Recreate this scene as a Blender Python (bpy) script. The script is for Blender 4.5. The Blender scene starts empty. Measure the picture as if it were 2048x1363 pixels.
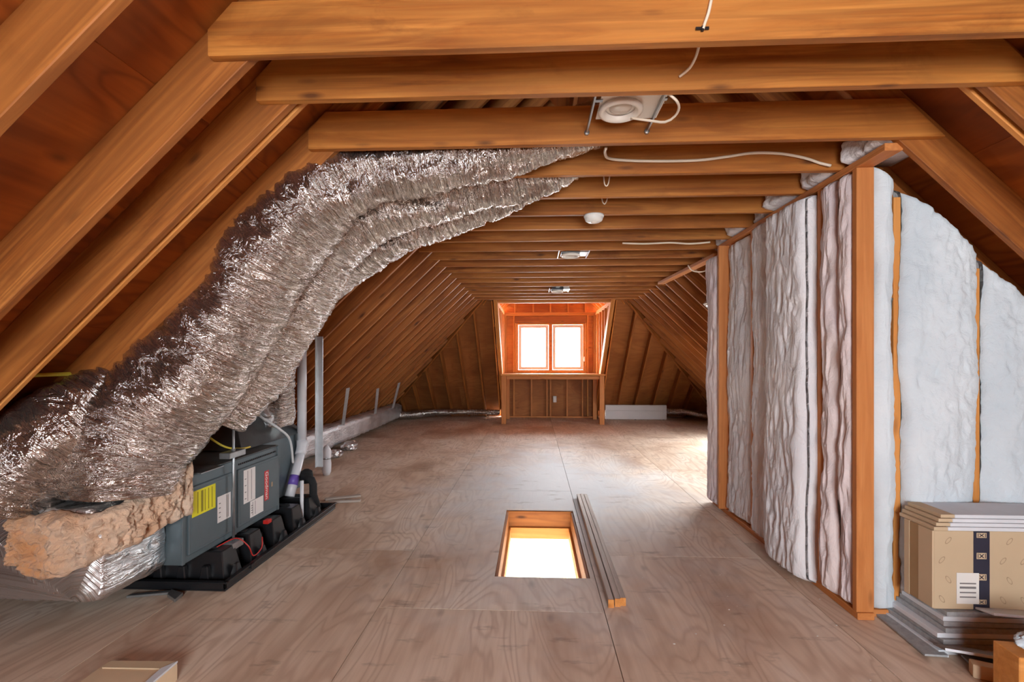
import bpy, bmesh, math, random
from mathutils import Vector, Matrix, noise, Euler
random.seed(7)
PI = math.pi
scene = bpy.context.scene
col = scene.collection

# ------------------------------------------------------------------ camera, world, exposure
F, SH, HY, CZ = 955.0, -0.046, 717.5, 1.41
cam_d = bpy.data.cameras.new('camera')
cam_d.sensor_width = 36.0
cam_d.lens = F / 2048 * 36.0
cam_d.shift_y = (HY - 681.5) / 2048
cam_d.clip_start = 0.05
cam = bpy.data.objects.new('camera', cam_d)
col.objects.link(cam)
cam.location = (0, 0, CZ)
cam.rotation_euler = (PI / 2, 0, math.atan(0.046))
scene.camera = cam

scene.view_settings.view_transform = 'Standard'
scene.view_settings.look = 'None'
scene.view_settings.gamma = 1.0
scene.view_settings.use_curve_mapping = False
scene.view_settings.exposure = 1.0
scene.cycles.use_denoising = True
scene.cycles.max_bounces = 8
scene.cycles.diffuse_bounces = 6
scene.cycles.glossy_bounces = 4
scene.cycles.transparent_max_bounces = 8
scene.cycles.sample_clamp_indirect = 8
scene.cycles.caustics_reflective = False
scene.cycles.caustics_refractive = False

world = bpy.data.worlds.new('overcast_sky')
scene.world = world
world.use_nodes = True
wb = world.node_tree.nodes['Background']
wb.inputs['Color'].default_value = (0.93, 0.97, 1.0, 1)
SKY = 19.0
wb.inputs['Strength'].default_value = SKY


def portal(name, loc, rot, sx, sy):
    l = bpy.data.lights.new(name, 'AREA')
    l.shape = 'RECTANGLE'
    l.size, l.size_y = sx, sy
    l.cycles.is_portal = True
    o = bpy.data.objects.new(name, l)
    col.objects.link(o)
    o.location, o.rotation_euler = loc, rot
    return o


# daylight portals: far dormer window, and an unseen rear gable window added for daylight
portal('dormer_daylight', (0.635, 11.72, 1.70), (-PI / 2, 0, 0), 1.7, 1.15)
portal('added_rear_daylight', (0.45, -2.86, 1.45), (PI / 2, 0, 0), 1.9, 1.8)
ADDED_SKYLIGHTS = [(5.0, 6.3, 2.68, 2.2), (7.15, 8.2, 3.98, 3.36)]      # unseen roof windows added for daylight: y0, y1, x outer, x inner


def area_lamp(name, loc, rot, sx, sy, power, color=(1, 1, 1)):
    l = bpy.data.lights.new(name, 'AREA')
    l.shape = 'RECTANGLE'
    l.size, l.size_y, l.energy, l.color = sx, sy, power, color
    o = bpy.data.objects.new(name, l)
    col.objects.link(o)
    o.location, o.rotation_euler = loc, rot
    return o


# the lit hallway below the hatch
area_lamp('hallway_lamp', (0.2, 4.0, -0.45), (0, 0, 0), 1.2, 1.2, 170, (1.0, 0.97, 0.9))


# ------------------------------------------------------------------ helpers
def V(*a):
    return Vector(a[0]) if len(a) == 1 else Vector(a)


_c = 1 / math.sqrt(1 + SH * SH)
_s = -SH * _c


def at(px, py, Y):
    """world point on the plane y = Y seen at a pixel of the photograph"""
    u, v = (px - 1024) / F, (HY - py) / F
    d = Vector((-_s + _c * u, _c + _s * u, v))
    return d * (Y / d.y) + Vector((0, 0, CZ))


def wm(o):
    m = o.matrix_basis
    if o.parent:
        return wm(o.parent) @ o.matrix_parent_inverse @ m
    return m.copy()


def adopt(o, parent):
    if parent is not None:
        o.parent = parent
        o.matrix_parent_inverse = wm(parent).inverted()


def link(name, me, mat=None, parent=None, mw=None, smooth=False):
    o = bpy.data.objects.new(name, me)
    col.objects.link(o)
    if mw is not None:
        o.matrix_basis = mw
    adopt(o, parent)
    if mat is not None and not me.materials:
        me.materials.append(mat)
    if smooth:
        me.polygons.foreach_set('use_smooth', [True] * len(me.polygons))
    return o


def tag(o, label=None, cat=None, group=None, kind=None):
    if label: o['label'] = label
    if cat: o['category'] = cat
    if group: o['group'] = group
    if kind: o['kind'] = kind
    return o


def empty(name, loc=(0, 0, 0), **kw):
    o = bpy.data.objects.new(name, None)
    col.objects.link(o)
    o.location = loc
    o.empty_display_size = 0.1
    return tag(o, **kw)


def structure(name):
    return empty(name, kind='structure')


class MB:
    """collects verts and faces of one mesh"""
    def __init__(s):
        s.v, s.f = [], []

    def add(s, vs, fs):
        n = len(s.v)
        s.v += [tuple(p) for p in vs]
        s.f += [tuple(i + n for i in q) for q in fs]
        return s

    def box(s, x0, x1, y0, y1, z0, z1, mw=None):
        vs = [Vector((x, y, z)) for z in (z0, z1) for y in (y0, y1) for x in (x0, x1)]
        if mw is not None: vs = [mw @ p for p in vs]
        return s.add(vs, [(0, 2, 3, 1), (4, 5, 7, 6), (0, 1, 5, 4), (2, 6, 7, 3), (0, 4, 6, 2), (1, 3, 7, 5)])

    def prism(s, poly, ext):
        """closed planar polygon (list of Vectors) extruded by vector ext"""
        n = len(poly)
        vs = [V(p) for p in poly] + [V(p) + V(ext) for p in poly]
        fs = [tuple(range(n - 1, -1, -1)), tuple(range(n, 2 * n))]
        fs += [(i, (i + 1) % n, n + (i + 1) % n, n + i) for i in range(n)]
        return s.add(vs, fs)

    def tube(s, pts, r, n=10, cap=True):
        pts = [V(p) for p in pts]
        rs = r if isinstance(r, (list, tuple)) else [r] * len(pts)
        t0 = (pts[1] - pts[0]).normalized()
        up = Vector((0, 0, 1)) if abs(t0.z) < 0.9 else Vector((1, 0, 0))
        a = t0.cross(up).normalized()
        vs, fs = [], []
        for i, p in enumerate(pts):
            t = (pts[min(i + 1, len(pts) - 1)] - pts[max(i - 1, 0)]).normalized()
            a = (a - t * a.dot(t)).normalized()
            b = t.cross(a)
            for k in range(n):
                w = 2 * PI * k / n
                vs.append(p + (a * math.cos(w) + b * math.sin(w)) * rs[i])
        for i in range(len(pts) - 1):
            for k in range(n):
                k2 = (k + 1) % n
                fs.append((i * n + k, i * n + k2, (i + 1) * n + k2, (i + 1) * n + k))
        if cap:
            fs.append(tuple(range(n - 1, -1, -1)))
            fs.append(tuple(range((len(pts) - 1) * n, len(pts) * n)))
        return s.add(vs, fs)

    def lathe(s, prof, n=24, mw=None, close=False):
        """profile [(r, z)] turned about local z"""
        vs, fs = [], []
        for r, z in prof:
            for k in range(n):
                w = 2 * PI * k / n
                p = Vector((r * math.cos(w), r * math.sin(w), z))
                vs.append(mw @ p if mw is not None else p)
        for i in range(len(prof) - 1):
            for k in range(n):
                k2 = (k + 1) % n
                fs.append((i * n + k, i * n + k2, (i + 1) * n + k2, (i + 1) * n + k))
        if close:
            fs.append(tuple(range(n - 1, -1, -1)))
            fs.append(tuple(range((len(prof) - 1) * n, len(prof) * n)))
        return s.add(vs, fs)

    def mesh(s, name, bevel=0.0, seg=1):
        me = bpy.data.meshes.new(name)
        me.from_pydata(s.v, [], s.f)
        bm = bmesh.new()
        bm.from_mesh(me)
        bmesh.ops.recalc_face_normals(bm, faces=bm.faces)
        if bevel:
            es = [e for e in bm.edges if len(e.link_faces) == 2 and e.calc_face_angle(0) > 0.5]
            bmesh.ops.bevel(bm, geom=es, offset=bevel, segments=seg, affect='EDGES', clamp_overlap=True)
        bm.to_mesh(me)
        bm.free()
        return me

    def build(s, name, mat, parent=None, bevel=0.0, seg=1, smooth=False, mw=None):
        return link(name, s.mesh(name, bevel, seg), mat, parent, mw, smooth)


def frame(x, y=None, z=None, o=(0, 0, 0)):
    """matrix from axes and origin"""
    x = V(x).normalized()
    if z is not None:
        z = V(z); z = (z - x * z.dot(x)).normalized(); y = z.cross(x)
    else:
        y = V(y); y = (y - x * y.dot(x)).normalized(); z = x.cross(y)
    m = Matrix((x, y, z)).transposed().to_4x4()
    m.translation = V(o)
    return m


_boards = {}


def board(name, a, b, w, h, mat, parent=None, up=(0, 0, 1), bev=0.003):
    """one piece of lumber from a to b: local x along the grain, w across, h along up"""
    a, b = V(a), V(b)
    L = (b - a).length
    k = (round(L, 3), round(w, 4), round(h, 4), mat.name, bev)
    if k not in _boards:
        me = MB().box(-L / 2, L / 2, -w / 2, w / 2, -h / 2, h / 2).mesh(name, bev)
        me.materials.append(mat)
        _boards[k] = me
    return link(name, _boards[k], None, parent, frame(b - a, z=up, o=(a + b) / 2))


def clip(poly, p0, n):
    """keep the side of a plane where (p - p0).n >= 0"""
    out = []
    p0, n = V(p0), V(n)
    for i, p in enumerate(poly):
        q = poly[(i + 1) % len(poly)]
        dp, dq = (p - p0).dot(n), (q - p0).dot(n)
        if dp >= 0: out.append(p)
        if dp * dq < 0: out.append(p + (q - p) * (dp / (dp - dq)))
    return out


def plate(name, poly, nrm, th, grain, mat, parent, bev=0.0):
    """flat sheet: polygon in world space pushed out along nrm, local x along the grain"""
    if len(poly) < 3: return None
    c = sum(poly, Vector()) / len(poly)
    m = frame(grain, z=nrm, o=c)
    inv = m.inverted()
    return MB().prism([inv @ p for p in poly], (0, 0, th)).build(name, mat, parent, bev, mw=m)


# ------------------------------------------------------------------ materials
def rgb(r, g, b):
    def f(c):
        c /= 255.0
        return c / 12.92 if c <= 0.04045 else ((c + 0.055) / 1.055) ** 2.4
    return (f(r), f(g), f(b), 1.0)


class NT:
    def __init__(s, name):
        s.m = bpy.data.materials.new(name)
        s.m.use_nodes = True
        s.t = s.m.node_tree
        s.b = s.t.nodes['Principled BSDF']

    def n(s, typ, **kw):
        nd = s.t.nodes.new(typ)
        for k, v in kw.items():
            if k.startswith('i_'):
                nd.inputs[k[2:].replace('_', ' ')].default_value = v
            else:
                setattr(nd, k, v)
        return nd

    def l(s, a, b):
        s.t.links.new(a, b)

    def math(s, op, a, b=None, c=None):
        nd = s.n('ShaderNodeMath', operation=op)
        for i, x in enumerate((a, b, c)):
            if x is None: continue
            if isinstance(x, (int, float)): nd.inputs[i].default_value = x
            else: s.l(x, nd.inputs[i])
        return nd.outputs[0]

    def mix(s, fac, a, b, mode='MIX'):
        nd = s.n('ShaderNodeMix', data_type='RGBA', blend_type=mode)
        for i, x in ((0, fac), (6, a), (7, b)):
            if isinstance(x, (int, float)): nd.inputs[i].default_value = x
            elif isinstance(x, tuple): nd.inputs[i].default_value = x
            else: s.l(x, nd.inputs[i])
        return nd.outputs[2]

    def ramp(s, fac, stops):
        nd = s.n('ShaderNodeValToRGB')
        cr = nd.color_ramp
        while len(cr.elements) < len(stops): cr.elements.new(0.5)
        for e, (p, c) in zip(cr.elements, stops):
            e.position = p
            e.color = c if isinstance(c, tuple) else (c, c, c, 1)
        s.l(fac, nd.inputs[0])
        return nd.outputs[0]

    def coords(s, scale, rand=True, kind='Object'):
        tc = s.n('ShaderNodeTexCoord')
        mp = s.n('ShaderNodeMapping')
        mp.inputs['Scale'].default_value = scale
        s.l(tc.outputs[kind], mp.inputs['Vector'])
        if rand:
            oi = s.n('ShaderNodeObjectInfo')
            cm = s.n('ShaderNodeVectorMath', operation='SCALE')
            cm.inputs[0].default_value = (37.0, 91.0, 53.0)
            s.l(oi.outputs['Random'], cm.inputs['Scale'])
            ad = s.n('ShaderNodeVectorMath', operation='ADD')
            s.l(mp.outputs[0], ad.inputs[0])
            s.l(cm.outputs[0], ad.inputs[1])
            return ad.outputs[0]
        return mp.outputs[0]

    def noise(s, vec, scale=1.0, detail=4.0, rough=0.55, dist=0.0, out='Fac'):
        nd = s.n('ShaderNodeTexNoise')
        nd.inputs['Scale'].default_value = scale
        nd.inputs['Detail'].default_value = detail
        nd.inputs['Roughness'].default_value = rough
        nd.inputs['Distortion'].default_value = dist
        s.l(vec, nd.inputs['Vector'])
        return nd.outputs[out]

    def bump(s, h, strength=0.2, dist=0.01):
        nd = s.n('ShaderNodeBump')
        nd.inputs['Strength'].default_value = strength
        nd.inputs['Distance'].default_value = dist
        s.l(h, nd.inputs['Height'])
        s.l(nd.outputs[0], s.b.inputs['Normal'])

    def set(s, color=None, rough=None, metal=None, spec=None):
        for k, v in (('Base Color', color), ('Roughness', rough), ('Metallic', metal), ('Specular IOR Level', spec)):
            if v is None: continue
            if isinstance(v, (int, float, tuple)): s.b.inputs[k].default_value = v
            else: s.l(v, s.b.inputs[k])
        return s.m


def plain(name, c, rough=0.5, metal=0.0, spec=0.5, var=0.08, scale=6.0, bump=0.0):
    t = NT(name)
    v = t.coords((1, 1, 1))
    n = t.noise(v, scale, 4)
    d = tuple(x * (1 - var * 2) for x in c[:3]) + (1,)
    h = tuple(min(1, x * (1 + var)) for x in c[:3]) + (1,)
    t.set(t.ramp(n, [(0.3, d), (0.7, h)]), rough, metal, spec)
    if bump: t.bump(t.noise(v, scale * 6, 5), bump, 0.005)
    return t.m


def lumber(name, light, mid, dark, knot, rough=0.6, knots=1.0):
    t = NT(name)
    v = t.coords((0.6, 9.0, 9.0))
    warp = t.noise(t.coords((1.1, 2.5, 2.5)), 1.0, 2)
    g = t.noise(v, 1.6, 6, 0.62, 1.2)
    rings = t.math('SINE', t.math('MULTIPLY', t.math('ADD', t.noise(t.coords((0.25, 5.0, 5.0)), 1.0, 2, 0.5, 0.4), t.math('MULTIPLY', g, 0.12)), 75.0))
    rings = t.math('MULTIPLY_ADD', rings, 0.5, 0.5)
    base = t.ramp(g, [(0.25, dark), (0.45, mid), (0.72, light)])
    c = t.mix(t.math('MULTIPLY', t.math('POWER', rings, 2.0), 0.42), base, dark)
    fib = t.noise(t.coords((1.2, 70.0, 70.0)), 1.0, 3, 0.6)
    c = t.mix(t.math('MULTIPLY', t.ramp(fib, [(0.4, 1.0), (0.62, 0.0)]), 0.3), c, dark)
    blot = t.noise(t.coords((2.2, 4.0, 4.0)), 1.0, 5, 0.65, 0.8)
    c = t.mix(t.math('MULTIPLY', t.ramp(blot, [(0.30, 1.0), (0.46, 0.0)]), 0.5), c, dark)
    c = t.mix(t.math('MULTIPLY', t.ramp(warp, [(0.35, 0.0), (0.7, 1.0)]), 0.4), c, light)
    tone = t.n('ShaderNodeObjectInfo')
    c = t.mix(t.math('MULTIPLY', tone.outputs['Random'], 0.35), c, mid)
    # knots: a few dark eyes along each stick
    vo = t.n('ShaderNodeTexVoronoi')
    vo.inputs['Scale'].default_value = 4.2
    t.l(t.coords((0.75, 2.6, 2.6)), vo.inputs['Vector'])
    sel = t.n('ShaderNodeSeparateColor')
    t.l(vo.outputs['Color'], sel.inputs[0])
    on = t.math('GREATER_THAN', sel.outputs[0], 0.55)
    kn = t.ramp(vo.outputs['Distance'], [(0.06, 1.0), (0.12, 0.6), (0.21, 0.0)])
    c = t.mix(t.math('MULTIPLY', t.math('MULTIPLY', kn, on), 0.8 * knots), c, knot)
    t.set(c, rough, 0.0, 0.35)
    t.bump(t.math('ADD', g, t.math('MULTIPLY', rings, 0.3)), 0.25, 0.004)
    return t.m


def plywood(name, light, mid, dark, knot, rough=0.6, line=0.45, freq=42.0, spec=0.35, extra=None, plugs=0.6):
    """rotary-cut veneer: contour-like cathedral grain, boat plugs and knots"""
    t = NT(name)
    f = t.noise(t.coords((0.75, 2.4, 2.4)), 1.0, 2.5, 0.5, 0.7)
    w = t.math('SINE', t.math('MULTIPLY', f, freq * 2))
    w = t.math('POWER', t.math('MULTIPLY_ADD', w, 0.5, 0.5), 3.0)
    fine = t.noise(t.coords((2.0, 40.0, 40.0)), 1.0, 4)
    big = t.noise(t.coords((0.8, 1.3, 1.3)), 1.0, 4, 0.6, 0.5)
    c = t.ramp(big, [(0.3, dark), (0.5, mid), (0.72, light)])
    c = t.mix(t.math('MULTIPLY', w, line), c, dark)
    c = t.mix(t.math('MULTIPLY', t.ramp(fine, [(0.35, 1.0), (0.6, 0.0)]), 0.22), c, dark)
    vo = t.n('ShaderNodeTexVoronoi')
    vo.inputs['Scale'].default_value = 2.2
    t.l(t.coords((1.0, 2.2, 2.2)), vo.inputs['Vector'])
    sel = t.n('ShaderNodeSeparateColor')
    t.l(vo.outputs['Color'], sel.inputs[0])
    kn = t.ramp(vo.outputs['Distance'], [(0.035, 1.0), (0.075, 0.6), (0.14, 0.0)])
    c = t.mix(t.math('MULTIPLY', t.math('MULTIPLY', kn, t.math('GREATER_THAN', sel.outputs[0], 0.35)), plugs), c, knot)
    if extra: c = extra(t, c)
    t.set(c, rough, 0.0, spec)
    t.bump(t.math('ADD', fine, t.math('MULTIPLY', w, 0.4)), 0.15, 0.003)
    return t.m


def floor_dust(t, c):
    """grey drywall dust and traffic wear around the hatch and along the middle of the attic, with dark scuffs"""
    geo = t.n('ShaderNodeNewGeometry')
    sp = t.n('ShaderNodeSeparateXYZ')
    t.l(geo.outputs['Position'], sp.inputs[0])
    x = t.math('ABSOLUTE', t.math('SUBTRACT', sp.outputs[0], 0.25))
    fx = t.math('SUBTRACT', 1.0, t.math('DIVIDE', x, 1.9))
    y = t.math('ABSOLUTE', t.math('SUBTRACT', sp.outputs[1], 5.2))
    fy = t.math('SUBTRACT', 1.0, t.math('DIVIDE', y, 3.4))
    m = t.math('MULTIPLY', t.math('MAXIMUM', fx, 0.0), t.math('MAXIMUM', fy, 0.0))
    nz = t.n('ShaderNodeTexNoise')
    nz.inputs['Scale'].default_value = 2.2
    nz.inputs['Detail'].default_value = 7
    nz.inputs['Roughness'].default_value = 0.65
    t.l(geo.outputs['Position'], nz.inputs['Vector'])
    k = t.math('MULTIPLY', t.ramp(t.math('ADD', t.math('MULTIPLY', m, 0.75), t.math('MULTIPLY', nz.outputs['Fac'], 0.55)), [(0.36, 0.0), (0.80, 1.0)]), 0.85)
    c = t.mix(k, c, rgb(204, 209, 214))
    # scuffs: short dark marks across the sheets
    mp = t.n('ShaderNodeMapping')
    mp.inputs['Scale'].default_value = (3.0, 9.0, 1.0)
    t.l(geo.outputs['Position'], mp.inputs['Vector'])
    sc = t.noise(mp.outputs[0], 1.0, 5, 0.6)
    c = t.mix(t.math('MULTIPLY', t.ramp(sc, [(0.60, 0.0), (0.74, 1.0)]), 0.6), c, rgb(110, 90, 76))
    # no yellow tint on the right far side
    return c


def foil_mat(name, c, rough=0.24, strength=0.9, sx=70.0, sy=9.0):
    t = NT(name)
    v = t.coords((sx, sy, 1.0), True, 'UV')
    a = t.noise(v, 1.0, 4, 0.6, 0.8)
    b = t.noise(t.coords((sx * 0.3, sy * 1.6, 1.0), True, 'UV'), 1.0, 4, 0.6, 1.5)
    h = t.math('ADD', a, b)
    tint = t.noise(t.coords((3, 3, 1), True, 'UV'), 1.0, 3)
    t.set(t.ramp(tint, [(0.35, tuple(k * 0.82 for k in c[:3]) + (1,)), (0.65, c)]), t.ramp(b, [(0.3, rough * 0.7), (0.7, rough * 1.5)]), 0.95)
    t.bump(h, strength, 0.03)
    return t.m


def wool(name, c, c2, bump=0.5, sc=14.0, streak=1.0):
    t = NT(name)
    v = t.coords((1, 1, streak))
    n = t.noise(v, sc, 8, 0.65, 0.6)
    big = t.noise(t.coords((1, 1, 0.6)), 2.6, 4, 0.5)
    t.set(t.mix(t.ramp(big, [(0.35, 0.0), (0.68, 1.0)]), c, c2), 0.95, 0.0, 0.1)
    t.b.inputs['Sheen Weight'].default_value = 0.25
    t.bump(n, bump, 0.03)
    return t.m


M = {}
M['rafter'] = lumber('rafter_fir', rgb(190, 122, 60), rgb(150, 86, 34), rgb(92, 46, 16), rgb(58, 26, 10))
M['beam'] = lumber('collar_fir', rgb(204, 138, 66), rgb(164, 96, 36), rgb(98, 50, 16), rgb(70, 34, 14))
M['stud'] = lumber('stud_spruce', rgb(214, 146, 88), rgb(196, 124, 66), rgb(168, 98, 48), rgb(104, 56, 28), 0.6, 0.8)
M['dormer'] = lumber('dormer_spruce', rgb(224, 160, 92), rgb(206, 136, 66), rgb(176, 108, 48), rgb(110, 60, 28), 0.6, 0.6)
M['gray_plank'] = lumber('weathered_plank', rgb(205, 196, 188), rgb(178, 166, 156), rgb(140, 124, 112), rgb(96, 80, 70), 0.5, 0.4)
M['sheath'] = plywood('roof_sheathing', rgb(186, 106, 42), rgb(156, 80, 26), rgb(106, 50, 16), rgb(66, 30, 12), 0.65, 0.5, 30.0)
M['dormer_sheath_lit'] = plywood('dormer_sheathing_lit', rgb(226, 152, 74), rgb(206, 126, 54), rgb(170, 96, 38), rgb(100, 52, 22), 0.6, 0.35, 34.0)  # lighter copy of the sheathing: the dormer's daylight is put into its colour
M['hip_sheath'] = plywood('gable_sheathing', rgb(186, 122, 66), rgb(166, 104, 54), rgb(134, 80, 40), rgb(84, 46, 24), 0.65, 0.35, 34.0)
M['floor'] = plywood('floor_plywood', rgb(240, 226, 210), rgb(222, 200, 178), rgb(178, 146, 122), rgb(104, 78, 62), 0.58, 0.42, 46.0, 0.4, floor_dust, 0.45)
M['subfloor'] = plain('subfloor', rgb(70, 50, 36), 0.8)
M['foil'] = foil_mat('crinkled_foil', (0.68, 0.62, 0.57, 1), 0.09, 1.0, 48.0, 5.0)
M['foil_flat'] = foil_mat('foil_wrap', (0.82, 0.82, 0.83, 1), 0.3, 0.5, 16.0, 16.0)
M['foil_wrap_pale'] = foil_mat('pale_foil_wrap', (0.86, 0.88, 0.92, 1), 0.42, 0.4, 14.0, 14.0)
M['foil_dark'] = foil_mat('foil_tape', (0.70, 0.73, 0.75, 1), 0.2, 0.5, 20, 20)
M['wool'] = wool('white_wool', rgb(218, 227, 233), rgb(196, 209, 218))
M['wool_pink'] = wool('pinkish_wool', rgb(232, 218, 216), rgb(214, 200, 204), 0.7, 9.0, 0.6)
M['wool_grey'] = wool('greyish_wool', rgb(238, 236, 238), rgb(222, 221, 226), 0.8, 9.0, 0.6)
M['wool_tan'] = wool('tan_wool', rgb(244, 218, 192), rgb(218, 158, 108), 1.0, 26.0)
M['steel'] = plain('painted_steel', rgb(92, 106, 112), 0.42, 0.35, 0.5, 0.05)
M['steel_dark'] = plain('painted_steel_top', rgb(96, 98, 96), 0.5, 0.3, 0.5, 0.12, 5)
M['galv'] = plain('galvanised', rgb(176, 182, 186), 0.32, 0.85, 0.5, 0.1, 14)
M['strap'] = plain('strap_steel', rgb(206, 210, 214), 0.35, 0.35, 0.5, 0.06, 14)
M['sheetmetal'] = plain('sheet_metal', rgb(96, 102, 104), 0.35, 0.8, 0.5, 0.15, 4)
M['pvc'] = plain('white_pvc', rgb(222, 224, 230), 0.35, 0, 0.5, 0.03)
M['purple'] = plain('purple_primer', rgb(120, 96, 190), 0.4)
M['black'] = plain('black_plastic', rgb(30, 31, 34), 0.3, 0, 0.5, 0.1)
M['rubber'] = plain('black_foam', rgb(34, 34, 36), 0.8, 0, 0.3, 0.1)
M['white'] = plain('white_paint', rgb(228, 226, 222), 0.45, 0, 0.5, 0.02)
M['vinyl'] = plain('white_vinyl', rgb(226, 222, 216), 0.4, 0, 0.5, 0.02)
M['drywall'] = plain('white_drywall', rgb(240, 238, 232), 0.8, 0, 0.2, 0.01)
M['cable'] = plain('cable_sheath', rgb(226, 210, 190), 0.45, 0, 0.4, 0.04)
M['cable_grey'] = plain('cable_grey', rgb(200, 204, 206), 0.45, 0, 0.4, 0.04)
M['yellow'] = plain('yellow_label', rgb(228, 220, 40), 0.5, 0, 0.3, 0.05)
M['yellow_wire'] = plain('yellow_wire', rgb(206, 184, 60), 0.45)
M['paper'] = plain('paper_label', rgb(226, 222, 220), 0.6, 0, 0.3, 0.03)
M['ink'] = plain('print_ink', rgb(120, 116, 116), 0.7)
M['olive_ink'] = plain('olive_ink', rgb(150, 140, 20), 0.7)
M['red'] = plain('red_badge', rgb(206, 52, 56), 0.35)
M['red_wire'] = plain('red_wire', rgb(190, 40, 34), 0.4)
M['carton'] = plain('carton', rgb(198, 176, 146), 0.75, 0, 0.2, 0.04, 3)
M['carton_pale'] = plain('carton_pale', rgb(214, 190, 158), 0.75, 0, 0.2, 0.05, 4)
M['carton_dark'] = plain('carton_tape', rgb(160, 130, 92), 0.5, 0, 0.3, 0.05)
M['carton_print'] = plain('carton_print', rgb(160, 138, 112), 0.75)
M['tape_navy'] = plain('navy_tape', rgb(48, 50, 66), 0.4)
M['slate'] = plain('grey_board', rgb(164, 166, 168), 0.85, 0, 0.2, 0.1, 40, 0.3)
M['board_white'] = plain('white_board', rgb(214, 218, 224), 0.6, 0, 0.3, 0.04)
M['bulb'] = plain('frosted_bulb', rgb(206, 196, 184), 0.2, 0, 0.5, 0.02)
M['lampwhite'] = plain('lamp_trim_white', rgb(228, 220, 210), 0.4, 0, 0.5, 0.02)
M['heater'] = plain('heater_enamel', rgb(206, 200, 200), 0.4, 0, 0.5, 0.02)
M['door_cream'] = plain('cream_trim', rgb(240, 230, 186), 0.5)


def glass_material():
    t = NT('window_glass')
    nt = t.t
    out = nt.nodes['Material Output']
    tr = t.n('ShaderNodeBsdfTransparent')
    gl = t.n('ShaderNodeBsdfGlossy')
    gl.inputs['Roughness'].default_value = 0.02
    mx = t.n('ShaderNodeMixShader')
    mx.inputs[0].default_value = 0.07
    t.l(tr.outputs[0], mx.inputs[1])
    t.l(gl.outputs[0], mx.inputs[2])
    t.l(mx.outputs[0], out.inputs['Surface'])
    return t.m


M['glass'] = glass_material()

# ------------------------------------------------------------------ roof geometry
XL, XR, ZC, MS, RX = -1.04, 1.80, 2.487, 0.95, 0.38
ZR = ZC + MS * (RX - XL)
HB, HT = 11.637, 9.15                 # hip: y at the floor, y at collar height
RD = 0.184
XFL = XL - ZC / MS                    # where the slopes meet the floor
XFR = XR + ZC / MS
SQ = math.sqrt(1 + MS * MS)
NL, NR = Vector((-MS, 0, 1)) / SQ, Vector((MS, 0, 1)) / SQ
DL_, DR_ = Vector((1, 0, MS)) / SQ, Vector((-1, 0, MS)) / SQ
NH, DH = Vector((0, 1, 1)).normalized(), Vector((0, -1, 1)).normalized()


def hip_z(y): return HT + ZC - y


# ---- floor: plywood sheets over a subfloor, with the hatch cut out
HX0, HX1, HY0, HY1 = -0.257, 0.362, 3.09, 4.49
floor = structure('floor')
mb = MB()
for x0, x1, y0, y1 in ((-4.2, HX0, -2.9, 12), (HX1, 4.9, -2.9, 12), (HX0, HX1, -2.9, HY0), (HX0, HX1, HY1, 12)):
    mb.box(x0, x1, y0, y1, -0.27, -0.012)
mb.build('subfloor', M['subfloor'], floor)
xs = [(-4.2, -3.32), (-3.32, -2.1), (-2.1, -0.885), (-0.885, 0.393), (0.393, 1.61), (1.61, 2.83), (2.83, 4.05), (4.05, 4.9)]
off = [2.2, 1.1, 3.48, 2.675, 3.46, 1.3, 2.6, 0.4]


def floor_panel(x0, x1, y0, y1):
    m = Matrix.Translation(((x0 + x1) / 2, (y0 + y1) / 2, 0)) @ Matrix.Rotation(PI / 2, 4, 'Z')
    inv = m.inverted()
    hole = x0 < HX0 and x1 > HX1 and y0 < HY0 and y1 > HY1
    g = 0.0022
    rects = [(x0 + g, x1 - g, y0 + g, y1 - g)]
    b = MB()
    if hole:
        outer = [(x0 + g, y0 + g), (x1 - g, y0 + g), (x1 - g, y1 - g), (x0 + g, y1 - g)]
        inner = [(HX0, HY0), (HX1, HY0), (HX1, HY1), (HX0, HY1)]
        vs = [inv @ Vector((x, y, z)) for z in (-0.012, 0.0) for x, y in outer + inner]
        fs = []
        for i in range(4):
            j = (i + 1) % 4
            fs += [(8 + i, 8 + j, 12 + j, 12 + i), (i, 4 + i, 4 + j, j), (i, j, 8 + j, 8 + i), (4 + i, 12 + i, 12 + j, 4 + j)]
        b.add(vs, fs)
    else:
        b.box(x0 + g, x1 - g, y0 + g, y1 - g, -0.012, 0.0, inv)
    b.build('plywood_panel', M['floor'], floor, 0.0, mw=m)


for (x0, x1), o in zip(xs, off):
    y = o - 2.44 * 3
    while y < 12:
        a, b_ = max(y, -2.9), min(y + 2.44, 12)
        if b_ - a > 0.02: floor_panel(x0, x1, a, b_)
        y += 2.44
# hatch lining
for z0, z1, d, mt in ((-0.158, -0.013, 0.0, M['rafter']), (-0.262, -0.160, 0.02, M['dormer'])):
    t = 0.022 + d
    zc, hh = (z0 + z1) / 2, z1 - z0
    for a, b_ in (((HX0, HY1 - t / 2), (HX1, HY1 - t / 2)), ((HX0, HY0 + t / 2), (HX1, HY0 + t / 2)),
                  ((HX0 + t / 2, HY0 + t), (HX0 + t / 2, HY1 - t)), ((HX1 - t / 2, HY0 + t), (HX1 - t / 2, HY1 - t))):
        board('lining_board', (*a, zc), (*b_, zc), t, hh, mt, floor)

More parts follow.
